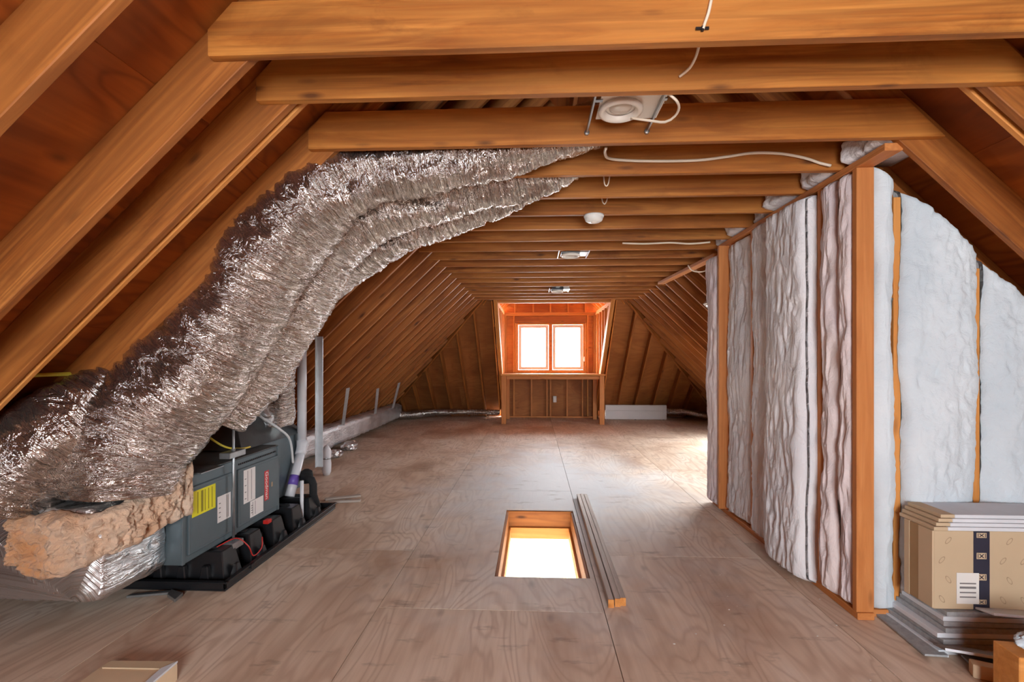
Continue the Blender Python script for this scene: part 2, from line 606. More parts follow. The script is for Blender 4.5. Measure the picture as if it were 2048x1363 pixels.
# ---- hallway under the hatch
hall = structure('wall_hallway')
for nm, q in (('hallway_wall', (-1.6, 1.9, 6.0, 6.1, -2.75, -0.27)), ('hallway_wall', (-1.7, -1.6, 1.5, 6.1, -2.75, -0.27)),
              ('hallway_wall', (1.9, 2.0, 1.5, 6.1, -2.75, -0.27)), ('hallway_wall', (-1.7, 2.0, 1.4, 1.5, -2.75, -0.27)),
              ('hallway_floor', (-1.7, 2.0, 1.4, 6.1, -2.85, -2.75))):
    MB().box(*q).build(nm, M['drywall'], hall)
MB().box(0.36, 0.40, 5.965, 6.0, -2.75, -0.3).box(0.43, 0.50, 5.95, 6.0, -2.75, -0.3).build('door_casing', M['door_cream'], hall, 0.004)

# ---- the two roof slopes
wall_left = structure('wall_left')
wall_right = structure('wall_right')
rafter_y = [0.40, 0.83, 1.25, 1.683, 1.978, 2.438] + [2.458 + 0.388 * k for k in range(1, 24)]
for y in rafter_y:
    yc = y + 0.019
    top = min(ZR - 0.14, hip_z(yc))
    if top < 0.25: continue
    for side in (0, 1):
        N = (NL, NR)[side]
        x0 = (XFL, XFR)[side]
        sg = (1, -1)[side]
        a = Vector((x0, yc, 0)) + N * (RD / 2)
        b_ = Vector((x0 + sg * top / MS, yc, top)) + N * (RD / 2)
        par = (wall_left, wall_right)[side]
        hole = [q for q in ADDED_SKYLIGHTS if side == 1 and q[0] < yc < q[1]]
        if hole:                                     # cut between the headers of an added roof window
            xo, xi = hole[0][2], hole[0][3]
            zo, zi = MS * (x0 - xo), MS * (x0 - xi)
            board('rafter', a, Vector((xo, yc, zo)) + N * (RD / 2), 0.038, RD, M['rafter'], par, N)
            if top > zi + 0.1: board('rafter', Vector((xi, yc, zi)) + N * (RD / 2), b_, 0.038, RD, M['rafter'], par, N)
        else:
            board('rafter', a, b_, 0.038, RD, M['rafter'], par, N)
# the thin sister board nailed beside the second rafter on both sides
for side in (0, 1):
    N = (NL, NR)[side]; x0 = (XFL, XFR)[side]; sg = (1, -1)[side]
    a = Vector((x0, 2.048, 0)) + N * 0.07
    b_ = Vector((x0 + sg * 3.3 / MS, 2.048, 3.3)) + N * 0.07
    board('sister_rafter', a, b_, 0.026, 0.14, M['dormer'], (wall_left, wall_right)[side], N)


def cut_holes(poly, side):
    """pieces of a sheet left round the added roof windows"""
    pieces = [poly]
    if side == 0: return pieces
    for y0, y1, xo, xi in ADDED_SKYLIGHTS:
        nxt = []
        for p in pieces:
            lo = clip(p, (0, y0, 0), (0, -1, 0)); hi = clip(p, (0, y1, 0), (0, 1, 0))
            mid = clip(clip(p, (0, y0, 0), (0, 1, 0)), (0, y1, 0), (0, -1, 0)) if p else []
            nxt += [q for q in (lo, hi) if len(q) > 2]
            if len(mid) > 2:
                off_ = (NR * RD).x
                nxt += [q for q in (clip(mid, (xo + off_, 0, 0), (1, 0, 0)), clip(mid, (xi + off_, 0, 0), (-1, 0, 0))) if len(q) > 2]
        pieces = nxt
    return pieces


def side_sheets(side):
    N, D = (NL, NR)[side], (DL_, DR_)[side]
    O = Vector(((XFL, XFR)[side], 0, 0)) + N * (RD + 0.001)
    par = (wall_left, wall_right)[side]
    q, row = -0.35, 0
    end = (RX - XFL) * SQ + 0.19
    while q < end:
        q1 = min(q + 1.22, end)
        y = -2.9 - (row % 2) * 1.22
        while y < 12.2:
            y0, y1 = max(y, -2.9), y + 2.44
            if y1 > y0:
                poly = [O + D * q + Vector((0, y0, 0)), O + D * q1 + Vector((0, y0, 0)), O + D * q1 + Vector((0, y1, 0)), O + D * q + Vector((0, y1, 0))]
                poly = clip(poly, (0, HB, 0.275), -NH)
                for pc in cut_holes(poly, side):
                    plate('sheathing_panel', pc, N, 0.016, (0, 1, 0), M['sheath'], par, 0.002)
            y += 2.44
        q += 1.22; row += 1


side_sheets(0); side_sheets(1)

# unseen roof windows, added to bring in daylight: frame, glass and portal each
for i, (y0, y1, xo, xi) in enumerate(ADDED_SKYLIGHTS):
    added_roof_win = structure('window_%d' % (3 + i))
    A, B = (Vector((x, 0, MS * (XFR - x))) for x in (xo, xi))
    up = (B - A)
    mid = (A + B) / 2 + Vector((0, (y0 + y1) / 2, 0)) + NR * (RD * 0.5)
    for e, yy in ((0.02, y0 + 0.02), (-0.02, y1 - 0.02)):
        board('window_frame', A + Vector((0, yy, 0)) + NR * RD / 2, B + Vector((0, yy, 0)) + NR * RD / 2, 0.04, RD, M['vinyl'], added_roof_win, NR)
    for P in (A, B):
        board('window_frame', P + Vector((0, y0, 0)) + NR * RD / 2, P + Vector((0, y1, 0)) + NR * RD / 2, 0.04, RD, M['vinyl'], added_roof_win, NR)
    poly = [A + Vector((0, y0, 0)), A + Vector((0, y1, 0)), B + Vector((0, y1, 0)), B + Vector((0, y0, 0))]
    plate('glass_pane', [p + NR * RD * 0.9 for p in poly], NR, 0.004, (0, 1, 0), M['glass'], added_roof_win)
    portal('added_roof_daylight', mid + NR * (RD * 0.5 + 0.03), (-NR).to_track_quat('-Z', 'Y').to_euler(), *(((B - A).length, y1 - y0) if abs(((-NR).to_track_quat('-Z', 'Y').to_matrix() @ Vector((0, 1, 0))).y) > 0.5 else (y1 - y0, (B - A).length)))

# ---- ceiling: collar beams, ridge
ceiling = structure('ceiling')
CD = 0.19
beam_y = [1.645, 1.94, 2.40] + [2.42 + 0.388 * k for k in range(1, 17)]
prof = [(XL - 0.12, 0), (XR + 0.19, 0), (XR + 0.19 - CD / MS * 0.95, CD), (XL - 0.12 + 0.09, CD), (XL - 0.12, 0.095)]
me = MB().prism([Vector((x - RX, -0.019, z)) for x, z in prof], (0, 0.038, 0)).mesh('collar_beam', 0.003)
me.materials.append(M['beam'])
for y in beam_y:
    if y > 9.0: continue
    link('collar_beam', me, None, ceiling, Matrix.Translation((RX, y + 0.019, ZC)))
board('ridge_beam', (RX, 0.2, ZR + 0.06), (RX, 7.75, ZR + 0.06), 0.038, 0.235, M['rafter'], ceiling)

# ---- far end: hip slope with dormer
wall_far = structure('wall_far')
ODL, ODR = -0.70, 1.46               # clear dormer opening


def hip_rafter(x, top, w=0.038, mt=None, nm='jack_rafter'):
    a = Vector((x, HB, 0)) + NH * (RD / 2)
    b_ = Vector((x, HB - top, top)) + NH * (RD / 2)
    board(nm, a, b_, w, RD, mt or M['rafter'], wall_far, NH)


for x in (-1.18, -1.58, -2.00, -2.40, -2.78, -3.16):
    hip_rafter(x, ZC + MS * (x - XL) - 0.03)
for x in (1.98, 2.38, 2.79, 3.19, 3.58):
    hip_rafter(x, ZC - MS * (x - XR) - 0.03)
for x in (ODL - 0.019, ODL - 0.058, ODR + 0.019, ODR + 0.058):
    hip_rafter(x, 2.70, mt=M['dormer'], nm='trimmer_rafter')
# hip rafters along the two corners
for s, x0 in ((0, XFL), (1, XFR)):
    a, b_ = Vector((x0, HB, 0.0)), Vector((RX, HB - ZR, ZR))
    N = ((NL, NR)[s] + NH).normalized()
    d = (b_ - a).normalized()
    board('hip_rafter', a + N * 0.08 + d * 0.1, b_ + N * 0.08 - d * 0.15, 0.045, 0.21, M['rafter'], wall_far, N)
# header across the top of the dormer opening
board('dormer_header', (ODL - 0.03, HT + 0.10, ZC + 0.07), (ODR + 0.03, HT + 0.10, ZC + 0.07), 0.10, 0.13, M['dormer'], wall_far)


def hip_sheets(x0, x1, s0, s1):
    s, row = s0, 0
    O = NH * (RD + 0.001) + Vector((0, HB, 0))
    while s < s1 - 0.01:
        e = min(s + 1.22, s1)
        x = x0 - (row % 2) * 0.9
        while x < x1:
            a, b_ = max(x, x0), min(x + 2.44, x1)
            if b_ - a > 0.01:
                poly = [O + DH * s + Vector((a, 0, 0)), O + DH * s + Vector((b_, 0, 0)), O + DH * e + Vector((b_, 0, 0)), O + DH * e + Vector((a, 0, 0))]
                poly = clip(poly, Vector((XFL, 0, 0)) + NL * (RD + 0.004), -NL)
                poly = clip(poly, Vector((XFR, 0, 0)) + NR * (RD + 0.004), -NR)
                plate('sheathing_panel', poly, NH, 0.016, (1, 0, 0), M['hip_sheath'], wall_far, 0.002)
            x += 2.44
        s += 1.22; row += 1


S2 = math.sqrt(2)
hip_sheets(-4.2, ODL - 0.076, -0.3, 5.8)
hip_sheets(ODR + 0.076, 4.9, -0.3, 5.8)
hip_sheets(ODL - 0.076, ODR + 0.076, ZC * S2 + 0.22, 5.8)

# ---- dormer: side walls, window wall, roof
DB = 11.50                            # face of the window wall studs
EZ = 2.50                             # eaves
dormer = structure('wall_dormer')
for s, x in ((0, ODL), (1, ODR)):
    xo = x + (-0.10 if s == 0 else 0.10)
    nx = Vector((-1 if s == 0 else 1, 0, 0))
    yf0 = HT + (ZC - EZ) + 0.15
    poly = [Vector((xo, HT - 0.02, EZ + 0.03)), Vector((xo, DB + 0.1, EZ + 0.03)), Vector((xo, DB + 0.1, 0.2)), Vector((xo, HB - 0.45, 0.2))]
    plate('sheathing_panel', poly, nx, 0.016, (0, 1, 0), M['dormer_sheath_lit'], dormer)
    xc = x + (-0.045 if s == 0 else 0.045)
    board('top_plate', (xc, HT + 0.12, EZ - 0.02), (xc, DB, EZ - 0.02), 0.089, 0.038, M['dormer'], dormer)
    board('top_plate', (xc, HT + 0.12, EZ + 0.02), (xc, DB, EZ + 0.02), 0.089, 0.038, M['dormer'], dormer)
    for y in (9.6, 10.0, 10.4, 10.8, 11.2, 11.45):
        z0 = max(0.0, hip_z(y) + 0.02)
        board('stud', (xc, y, z0), (xc, y, EZ - 0.04), 0.089, 0.038, M['dormer'], dormer, (0, 1, 0))
    # dormer roof slope: rafters and sheets
    D = Vector((1 if s == 0 else -1, 0, 1)).normalized()
    N = Vector((-1 if s == 0 else 1, 0, 1)).normalized()
    A = Vector((x - (0.09 if s == 0 else -0.09), 0, EZ + 0.04))
    Lr = (RX + 0.0 - x + 0.09) * S2 if s == 0 else (x + 0.09 - RX) * S2
    for y in (9.45, 9.85, 10.25, 10.65, 11.05, 11.45):
        o = A + Vector((0, y, 0)) + N * 0.05
        board('rafter', o, o + D * (Lr - 0.06), 0.038, 0.10, M['dormer'], dormer, N)
    O = A + N * 0.101 - D * 0.2
    poly = [O + Vector((0, 8.0, 0)), O + Vector((0, DB + 0.15, 0)), O + D * (Lr + 0.3) + Vector((0, DB + 0.15, 0)), O + D * (Lr + 0.3) + Vector((0, 8.0, 0))]
    poly = clip(poly, (0, HB, 0.22), NH)
    plate('sheathing_panel', poly, N, 0.016, (0, 1, 0), M['dormer_sheath_lit'], dormer)

# window wall
WX0, WX1, WZ0, WZ1 = -0.165, 1.43 - 0.05, 1.125, 2.25
WX0, WX1 = at(1034, 700, DB).x, at(1169, 700, DB).x
WZ0, WZ1 = at(1100, 741, DB).z, at(1100, 647, DB).z
yb = DB + 0.09
for q in ((ODL - 0.1, WX0 - 0.012, 1.07, 3.9), (WX1 + 0.012, ODR + 0.1, 1.07, 3.9), (WX0 - 0.012, WX1 + 0.012, 1.07, WZ0 - 0.01), (ODL - 0.1, ODR + 0.1, 0.0, 1.07), (WX0 - 0.012, WX1 + 0.012, WZ1 + 0.01, 3.9)):
    poly = [Vector((q[0], yb, q[2])), Vector((q[1], yb, q[2])), Vector((q[1], yb, q[3])), Vector((q[0], yb, q[3]))]
    plate('sheathing_panel', poly, (0, 1, 0), 0.016, (1, 0, 0), M['hip_sheath'] if q[3] < 1.5 else M['dormer_sheath_lit'], dormer)  # daylit copy only above the shelf, plain sheathing below


def wall_stud(x, z0, z1, w=0.038, par=None, y=None, mt=None, nm='stud'):
    y = DB + 0.045 if y is None else y
    board(nm, (x, y, z0), (x, y, z1), w, 0.089, mt or M['dormer'], par or dormer, (0, 1, 0))


for x in (ODL + 0.02, WX0 - 0.075, WX1 + 0.075, ODR - 0.02): wall_stud(x, 0.04, EZ - 0.05)
for x in (WX0 - 0.033, WX1 + 0.033): wall_stud(x, WZ0 - 0.03, WZ1 + 0.02)
xm = (WX0 + WX1) / 2
for zz in (EZ - 0.03, EZ + 0.01): board('top_plate', (ODL, DB + 0.045, zz), (ODR, DB + 0.045, zz), 0.089, 0.038, M['dormer'], dormer)
board('window_header', (WX0 - 0.05, DB + 0.04, (WZ1 + EZ - 0.045) / 2 + 0.005), (WX1 + 0.05, DB + 0.04, (WZ1 + EZ - 0.045) / 2 + 0.005), 0.08, EZ - 0.05 - WZ1 - 0.025, M['rafter'], dormer)
board('rough_sill', (WX0 - 0.05, DB + 0.045, WZ0 - 0.03), (WX1 + 0.05, DB + 0.045, WZ0 - 0.03), 0.089, 0.038, M['dormer'], dormer)
for px in (1030, 1066.8, 1101, 1136, 1171): wall_stud(at(px, 610, DB).x, EZ + 0.03, EZ + 0.6)
for px in (1028, 1063, 1094, 1101, 1134, 1165): wall_stud(at(px, 800, DB).x, 0.04, WZ0 - 0.05, mt=M['stud'])
board('bottom_plate', (ODL, DB + 0.045, 0.02), (ODR, DB + 0.045, 0.02), 0.089, 0.038, M['stud'], dormer)
# low front frame: two posts carrying the plate, board shelf behind it
FY = 10.33
for x in (-0.655, 1.46): board('post', (x, FY + 0.045, 0.0), (x, FY + 0.045, 1.045), 0.10, 0.089, M['stud'], dormer, (0, 1, 0))
for x in (-0.62, 1.42): board('post', (x, DB - 0.25, 0.0), (x, DB - 0.25, 1.045), 0.09, 0.06, M['stud'], dormer, (0, 1, 0))
board('front_plate', (-0.72, FY + 0.045, 1.066), (1.53, FY + 0.045, 1.066), 0.10, 0.04, M['dormer'], dormer)
board('front_rail', (-0.60, FY + 0.06, 1.005), (1.41, FY + 0.06, 1.005), 0.038, 0.07, M['stud'], dormer)
MB().box(ODL + 0.0, ODR, FY + 0.095, DB - 0.001, 1.05, 1.07).build('shelf_board', M['hip_sheath'], dormer)

# window: two casements in one frame
win = structure('window_1')
yw = DB + 0.055
fr = 0.03
mb = MB()
mb.box(WX0 - 0.01, WX0 + fr, yw - 0.04, yw + 0.05, WZ0 - 0.01, WZ1 + 0.01).box(WX1 - fr, WX1 + 0.01, yw - 0.04, yw + 0.05, WZ0 - 0.01, WZ1 + 0.01)
mb.build('window_jamb', M['dormer'], win, 0.002)
MB().box(WX0 + fr, WX1 - fr, yw - 0.04, yw + 0.05, WZ0 - 0.01, WZ0 + 0.02).build('window_sill', M['dormer'], win, 0.002)
MB().box(WX0 + fr, WX1 - fr, yw - 0.04, yw + 0.05, WZ1 - 0.02, WZ1 + 0.01).build('window_head', M['dormer'], win, 0.002)
MB().box(xm - 0.045, xm + 0.045, yw - 0.045, yw + 0.05, WZ0 + 0.02, WZ1 - 0.02).build('mullion', M['stud'], win, 0.002)
for a, b_ in ((WX0 + fr + 0.004, xm - 0.05), (xm + 0.05, WX1 - fr - 0.004)):
    z0, z1, w = WZ0 + 0.025, WZ1 - 0.025, 0.072
    s = MB().box(a, a + w, yw - 0.02, yw + 0.02, z0, z1).box(b_ - w, b_, yw - 0.02, yw + 0.02, z0, z1)
    s.box(a + w, b_ - w, yw - 0.02, yw + 0.02, z0, z0 + w).box(a + w, b_ - w, yw - 0.02, yw + 0.02, z1 - w, z1)
    sash = s.build('sash', M['vinyl'], win)
    MB().box(a + w - 0.005, b_ - w + 0.005, yw - 0.002, yw + 0.002, z0 + w - 0.005, z1 - w + 0.005).build('glass_pane', M['glass'], sash)
MB().box(WX1 - 0.015, WX1 + 0.012, yw - 0.075, yw - 0.04, WZ0 + 0.22, WZ0 + 0.34).build('window_latch', M['vinyl'], win, 0.004)

# ---- rear gable behind the camera, its unseen window added to let daylight in
wall_rear = structure('wall_rear')
for q in ((-4.3, -0.5, -0.1, 4.1), (1.4, 5.0, -0.1, 4.1), (-0.5, 1.4, -0.1, 0.55), (-0.5, 1.4, 2.35, 4.1)):
    poly = [Vector((q[0], -2.8, q[2])), Vector((q[0], -2.8, q[3])), Vector((q[1], -2.8, q[3])), Vector((q[1], -2.8, q[2]))]
    plate('sheathing_panel', poly, (0, -1, 0), 0.02, (1, 0, 0), M['hip_sheath'], wall_rear)
added_rear_win = structure('window_2')
for x0, x1, z0, z1 in ((-0.5, -0.44, 0.55, 2.35), (1.34, 1.4, 0.55, 2.35), (0.42, 0.48, 0.61, 2.29), (-0.44, 1.34, 0.55, 0.61), (-0.44, 1.34, 2.29, 2.35)):
    MB().box(x0, x1, -2.86, -2.80, z0, z1).build('window_frame', M['vinyl'], added_rear_win, 0.003)
for x0, x1 in ((-0.44, 0.42), (0.48, 1.34)):
    MB().box(x0, x1, -2.832, -2.828, 0.61, 2.29).build('glass_pane', M['glass'], added_rear_win)

# ---- insulated partition on the right: one wall along the attic, one facing the camera
PW0, PW1 = 1.746, 1.835
part = structure('wall_partition')
xc = (PW0 + PW1) / 2
for y in (2.685, 3.01, 3.53, 3.92):
    board('stud', (xc, y, 0.04), (xc, y, ZC - 0.04), 0.089 if y < 4.4 and y > 2.7 else 0.092, 0.038, M['stud'], part, (0, 1, 0))
board('stud', (1.738, 4.47, 0.04), (1.738, 4.47, ZC - 0.04), 0.092, 0.038, M['stud'], part, (0, 1, 0))
board('bottom_plate', (xc, 2.66, 0.02), (xc, 4.76, 0.02), 0.089, 0.038, M['stud'], part)
board('top_plate', (xc - 0.0, 2.46, ZC - 0.02), (xc - 0.0, 4.62, ZC - 0.02), 0.089, 0.038, M['stud'], part)
board('top_plate', (xc - 0.02, 4.70, ZC - 0.075), (xc - 0.02, 6.75, ZC - 0.02), 0.089, 0.036, M['stud'], part)
board('ledger', (1.86, 5.2, 2.16), (2.5, 5.2, 2.16), 0.038, 0.06, M['dormer'], part)
for x in (1.982, 2.395, 2.80, 3.2):
    z1 = ZC - MS * (x - XR) - 0.02
    board('stud', (x, 2.745, 0.04), (x, 2.745, z1), 0.038, 0.089, M['dormer'], part, (0, 1, 0))
board('bottom_plate', (1.84, 2.745, 0.02), (4.1, 2.745, 0.02), 0.089, 0.038, M['stud'], part)
a = Vector((XR + 0.06, 2.77, ZC - MS * 0.06)) + NR * 0.035
b_ = Vector((XR + 2.0, 2.77, ZC - MS * 2.0)) + NR * 0.035
board('sloped_plate', a, b_, 0.038, 0.075, M['rafter'], part, NR)

# ------------------------------------------------------------------ insulation batts
def fbm(x, y, z, o=4):
    return noise.fractal(Vector((x, y, z)), 0.9, 2.0, o, noise_basis='PERLIN_ORIGINAL')


def batt(label, mat, O, U, N, W, H, T, seed, amp=0.018, crinkle=0.010, stretch=0.3, topf=None, edge=0.02, group=None, cat='insulation', nu=44, nv=110, bulge=0.02):
    """soft pillow of glass wool: O lower back corner, U across, N out of the wall"""
    U, N = V(U), V(N)
    vs, fs = [], []
    rad = min(T * 0.48, 0.05)
    ring = []                                        # (u in 0..1, n in 0..1, normal u, normal n)
    ns = 7
    for k in range(ns): ring.append((0.0, 0.92 * k / ns, -1, 0))
    for k in range(5):
        w = PI / 2 * k / 4
        ring.append((rad / W * (1 - math.cos(w)), 1 - rad / T * (1 - math.sin(w)) if T else 1, -math.cos(w), math.sin(w)))
    for k in range(1, nu): ring.append((rad / W + (1 - 2 * rad / W) * k / nu, 1, 0, 1))
    for k in range(5):
        w = PI / 2 * (4 - k) / 4
        ring.append((1 - rad / W * (1 - math.cos(w)), 1 - rad / T * (1 - math.sin(w)), math.cos(w), math.sin(w)))
    for k in range(ns): ring.append((1.0, 0.92 * (ns - 1 - k) / ns, 1, 0))
    nr = len(ring)
    for j in range(nv + 1):
        t = j / nv
        endr = min(t, 1 - t) * H
        round_ = 1 - max(0, 1 - endr / 0.03) ** 2 * 0.35
        for u, n, nu_, nn_ in ring:
            h = topf(u * W) if topf else H
            z = t * h
            x = u * W
            e = edge * fbm(seed * 3.1 + (0 if u < 0.5 else 9), z * 2.2, 0.3, 3) * (1 if abs(nu_) > 0.3 else 0)
            big = fbm(x * 2.5 + seed, z * 1.3, seed * 1.7, 3)
            cr = fbm(x * 15 + seed, z * 15 * stretch, seed * 0.7, 4)
            cr = 0.5 - abs(cr) * 1.6
            d = amp * big + crinkle * cr + bulge * (1 - (2 * u - 1) ** 2)
            nn = n * T * round_
            p = V(O) + U * (x + nu_ * (e + d * 0.5)) + N * (nn + nn_ * d) + Vector((0, 0, z))
            vs.append(p)
    for j in range(nv):
        for k in range(nr):
            k2 = (k + 1) % nr
            fs.append((j * nr + k, j * nr + k2, (j + 1) * nr + k2, (j + 1) * nr + k))
    fs.append(tuple(range(nr)))
    fs.append(tuple(range(nv * nr, (nv + 1) * nr)))
    o = V(O)
    o = MB().add([p - o for p in vs], fs).build('insulation_batt', mat, smooth=True, mw=Matrix.Translation(o))
    return tag(o, label, cat, group)


G1 = 'insulation batts in the partition along the attic'
G2 = 'white insulation batts facing the hatch side'
bz, bh = 0.045, ZC - 0.085
batt('narrow pinkish grey insulation batt beside the corner stud, sagging with a deep fold', M['wool_pink'], (1.83, 2.99, bz + 0.0), (0, -1, 0), (-1, 0, 0), 0.15, bh, 0.085, 1.3, 0.02, 0.018, 0.22, group=G1, edge=0.03, nu=20)
batt('slim torn mauve grey insulation strip between the fold and the wide pale batt', M['wool_pink'], (1.83, 2.835, bz + 0.0), (0, -1, 0), (-1, 0, 0), 0.13, bh, 0.075, 8.9, 0.02, 0.016, 0.22, group=G1, edge=0.02, nu=20)
batt('widest whitish grey insulation batt of the partition, with a smooth pale near edge', M['wool_grey'], (1.82, 3.51, bz - 0.02), (0, -1, 0), (-1, 0, 0), 0.47, bh - 0.0, 0.17, 2.7, 0.02, 0.016, 0.3, group=G1, edge=0.015)
batt('wrinkled grey white insulation batt directly behind the widest one', M['wool_grey'], (1.86, 3.905, bz), (0, -1, 0), (-1, 0, 0), 0.36, bh, 0.12, 3.9, 0.02, 0.018, 0.3, group=G1)
batt('wavy edged grey white insulation batt right beside the last reddish stud', M['wool_grey'], (1.895, 4.458, bz), (0, -1, 0), (-1, 0, 0), 0.53, bh, 0.12, 5.1, 0.025, 0.018, 0.3, group=G1, edge=0.015)
batt('thin ragged insulation strip at the far free end of the partition', M['wool_pink'], (1.80, 4.80, bz), (0, -1, 0), (-1, 0, 0), 0.29, bh - 0.06, 0.10, 6.6, 0.02, 0.016, 0.3, group=G1, edge=0.03, nu=24)


def slope_top(x0):
    return lambda u: ZC - MS * max(0.0, x0 + u - XR) - bz + 0.04


batt('slim white insulation batt between the corner stud and the next thin orange stud', M['wool'], (1.842, 2.80, bz), (1, 0, 0), (0, -1, 0), 0.122, ZC - 0.1, 0.12, 7.2, 0.012, 0.010, 0.5, slope_top(1.842), 0.03, G2, nu=18)
broad = batt('broad white insulation batt behind the big carton, a brown fleck on its face', M['wool'], (1.995, 2.80, bz), (1, 0, 0), (0, -1, 0), 0.385, ZC - 0.1, 0.13, 8.4, 0.035, 0.012, 0.9, slope_top(1.995), 0.02, G2, bulge=0.03)
batt('white insulation batt past the tapering orange stud, under the lowest part of the slope', M['wool'], (2.405, 2.80, bz), (1, 0, 0), (0, -1, 0), 0.38, ZC - 0.1, 0.13, 9.6, 0.035, 0.012, 0.9, slope_top(2.405), 0.02, G2, bulge=0.03)
p0 = at(1880, 727, 2.655)
MB().prism([p0 + Vector((-0.018, 0, -0.022)), p0 + Vector((0.004, 0, -0.012)), p0 + Vector((0.018, 0, 0.022)), p0 + Vector((-0.004, 0, 0.012))], (0, 0.03, 0)).build('brown_fleck', M['carton_dark'], broad, 0.002)
# tufts between the collar beams above the partition plate
for k in range(6):
    y0 = (2.438 if k == 0 else 2.42 + 0.388 * k + 0.04) + 0.01
    batt(('first', 'second', 'third', 'fourth', 'fifth', 'sixth')[k] + ' tuft of insulation above the partition plate, counted from the corner stud', M['wool_grey'], (2.0, y0 + 0.33, ZC + 0.002), (0, -1, 0), (-1, 0, 0), 0.32, 0.15 + 0.02 * (k % 3), 0.30 - 0.05 * (k % 2), 20 + k, 0.07, 0.02, 0.8, None, 0.03,
         'tufts between the collar beams', nu=14, nv=14, bulge=0.0)


# ------------------------------------------------------------------ foil ducts
def spline(pts, step):
    """Catmull-Rom through (Vector, radius)"""
    P = [pts[0]] + pts + [pts[-1]]
    out = []
    for i in range(1, len(P) - 2):
        p0, p1, p2, p3 = (Vector((*q[0], q[1])) for q in P[i - 1:i + 3])
        n = max(2, int((p2 - p1).length / step))
        for k in range(n):
            t = k / n
            q = 0.5 * (2 * p1 + (p2 - p0) * t + (2 * p0 - 5 * p1 + 4 * p2 - p3) * t * t + (3 * p1 - p0 - 3 * p2 + p3) * t ** 3)
            out.append((Vector(q[:3]), q[3]))
    out.append((V(pts[-1][0]), pts[-1][1]))
    return out


def duct(name, label, pts, mat, seed, n=80, step=0.012, wr=0.015, lump=0.03, cat='duct', group=None, coil=0.0):
    sp = spline([(V(p), r) for p, r in pts], step)
    a = None
    vs, fs, uvs = [], [], []
    L = 0.0
    for i, (p, r) in enumerate(sp):
        t = (sp[min(i + 1, len(sp) - 1)][0] - sp[max(i - 1, 0)][0]).normalized()
        if a is None:
            a = t.cross(Vector((0, 1, 0.2))).normalized()
        a = (a - t * a.dot(t)).normalized()
        b = t.cross(a)
        if i: L += (p - sp[i - 1][0]).length
        for k in range(n):
            w = 2 * PI * k / n
            cx, sx = math.cos(w), math.sin(w)
            # short creases that run round the duct, breaking up every few centimetres
            q = Vector((cx * r * 7 + seed, sx * r * 7, L * 26))
            c1 = 1 - abs(noise.noise(q)) * 2.4
            c2 = noise.noise(Vector((cx * r * 14 + seed, sx * r * 14, L * 60)))
            lm = noise.noise(Vector((cx * 1.3 + seed, sx * 1.3, L * 3.2)))
            d = wr * (c1 * 0.8 + c2 * 0.5) + lump * lm + coil * math.sin(L * 2 * PI / 0.05)
            vs.append(p + (a * cx + b * sx) * (r + d))
            uvs.append((L, k / n * 2 * PI * r))
    m = len(sp)
    for i in range(m - 1):
        for k in range(n):
            k2 = (k + 1) % n
            fs.append((i * n + k, i * n + k2, (i + 1) * n + k2, (i + 1) * n + k))
    fs.append(tuple(range(n - 1, -1, -1)))
    fs.append(tuple(range((m - 1) * n, m * n)))
    o0 = V(sp[0][0])
    me = bpy.data.meshes.new(name)
    me.from_pydata([tuple(p - o0) for p in vs], [], fs)
    uv = me.uv_layers.new(name='UVMap')
    rr = sp[0][1] * 2 * PI
    for poly in me.polygons:
        for li in poly.loop_indices:
            vi = me.loops[li].vertex_index
            uv.data[li].uv = uvs[vi]
    o = link(name, me, mat, None, Matrix.Translation(o0), True)
    return tag(o, label, cat, group)


GD = 'silver flexible ducts running from the air handler up to the collar beams'
duct('flexible_duct', 'large silver foil duct in front, rising from the wool blanket to the beams',
     [(at(250, 985, 2.52), .27), (at(262, 900, 2.55), .30), (at(320, 810, 2.62), .30), (at(410, 715, 2.66), .28), (at(480, 610, 2.68), .26), (at(545, 500, 2.66), .25), (at(630, 405, 2.63), .21),
      (at(740, 352, 2.63), .155), (at(880, 330, 2.63), .125), (at(1030, 303, 2.63), .11), (at(1180, 255, 2.63), .11), (at(1300, 180, 2.63), .11)],
     M['foil'], 1.0, group=GD)
duct('flexible_duct', 'silver foil duct lobe lying low at the rafter feet beside the front duct',
     [(at(-10, 985, 2.26), .235), (at(60, 915, 2.32), .25), (at(140, 855, 2.40), .235), (at(250, 785, 2.60), .20), (at(390, 670, 2.9), .18), (at(480, 560, 3.0), .18), (at(560, 450, 3.0), .16)],
     M['foil'], 4.0, group=GD)
duct('flexible_duct', 'middle silver foil duct tucked behind the front one, rising into the second beam bay',
     [(at(440, 830, 2.95), .17), (at(500, 755, 3.0), .19), (at(560, 650, 3.02), .21), (at(620, 545, 3.02), .22), (at(690, 460, 3.0), .20), (at(800, 415, 3.0), .165), (at(930, 385, 3.0), .135), (at(1060, 358, 3.0), .115), (at(1160, 315, 3.0), .11), (at(1260, 250, 3.0), .11)],
     M['foil'], 7.0, group=GD)
duct('flexible_duct', 'rear silver foil duct dropping upright to the sheet metal plenum beyond the white pipe',
     [(at(546, 845, 4.1), .155), (at(548, 770, 4.05), .15), (at(562, 695, 3.95), .165), (at(615, 590, 3.7), .19), (at(690, 515, 3.45), .19), (at(790, 468, 3.40), .165), (at(900, 435, 3.39), .125), (at(1000, 403, 3.39), .105), (at(1090, 360, 3.39), .10), (at(1180, 300, 3.39), .10)],
     M['foil'], 10.0, group=GD)

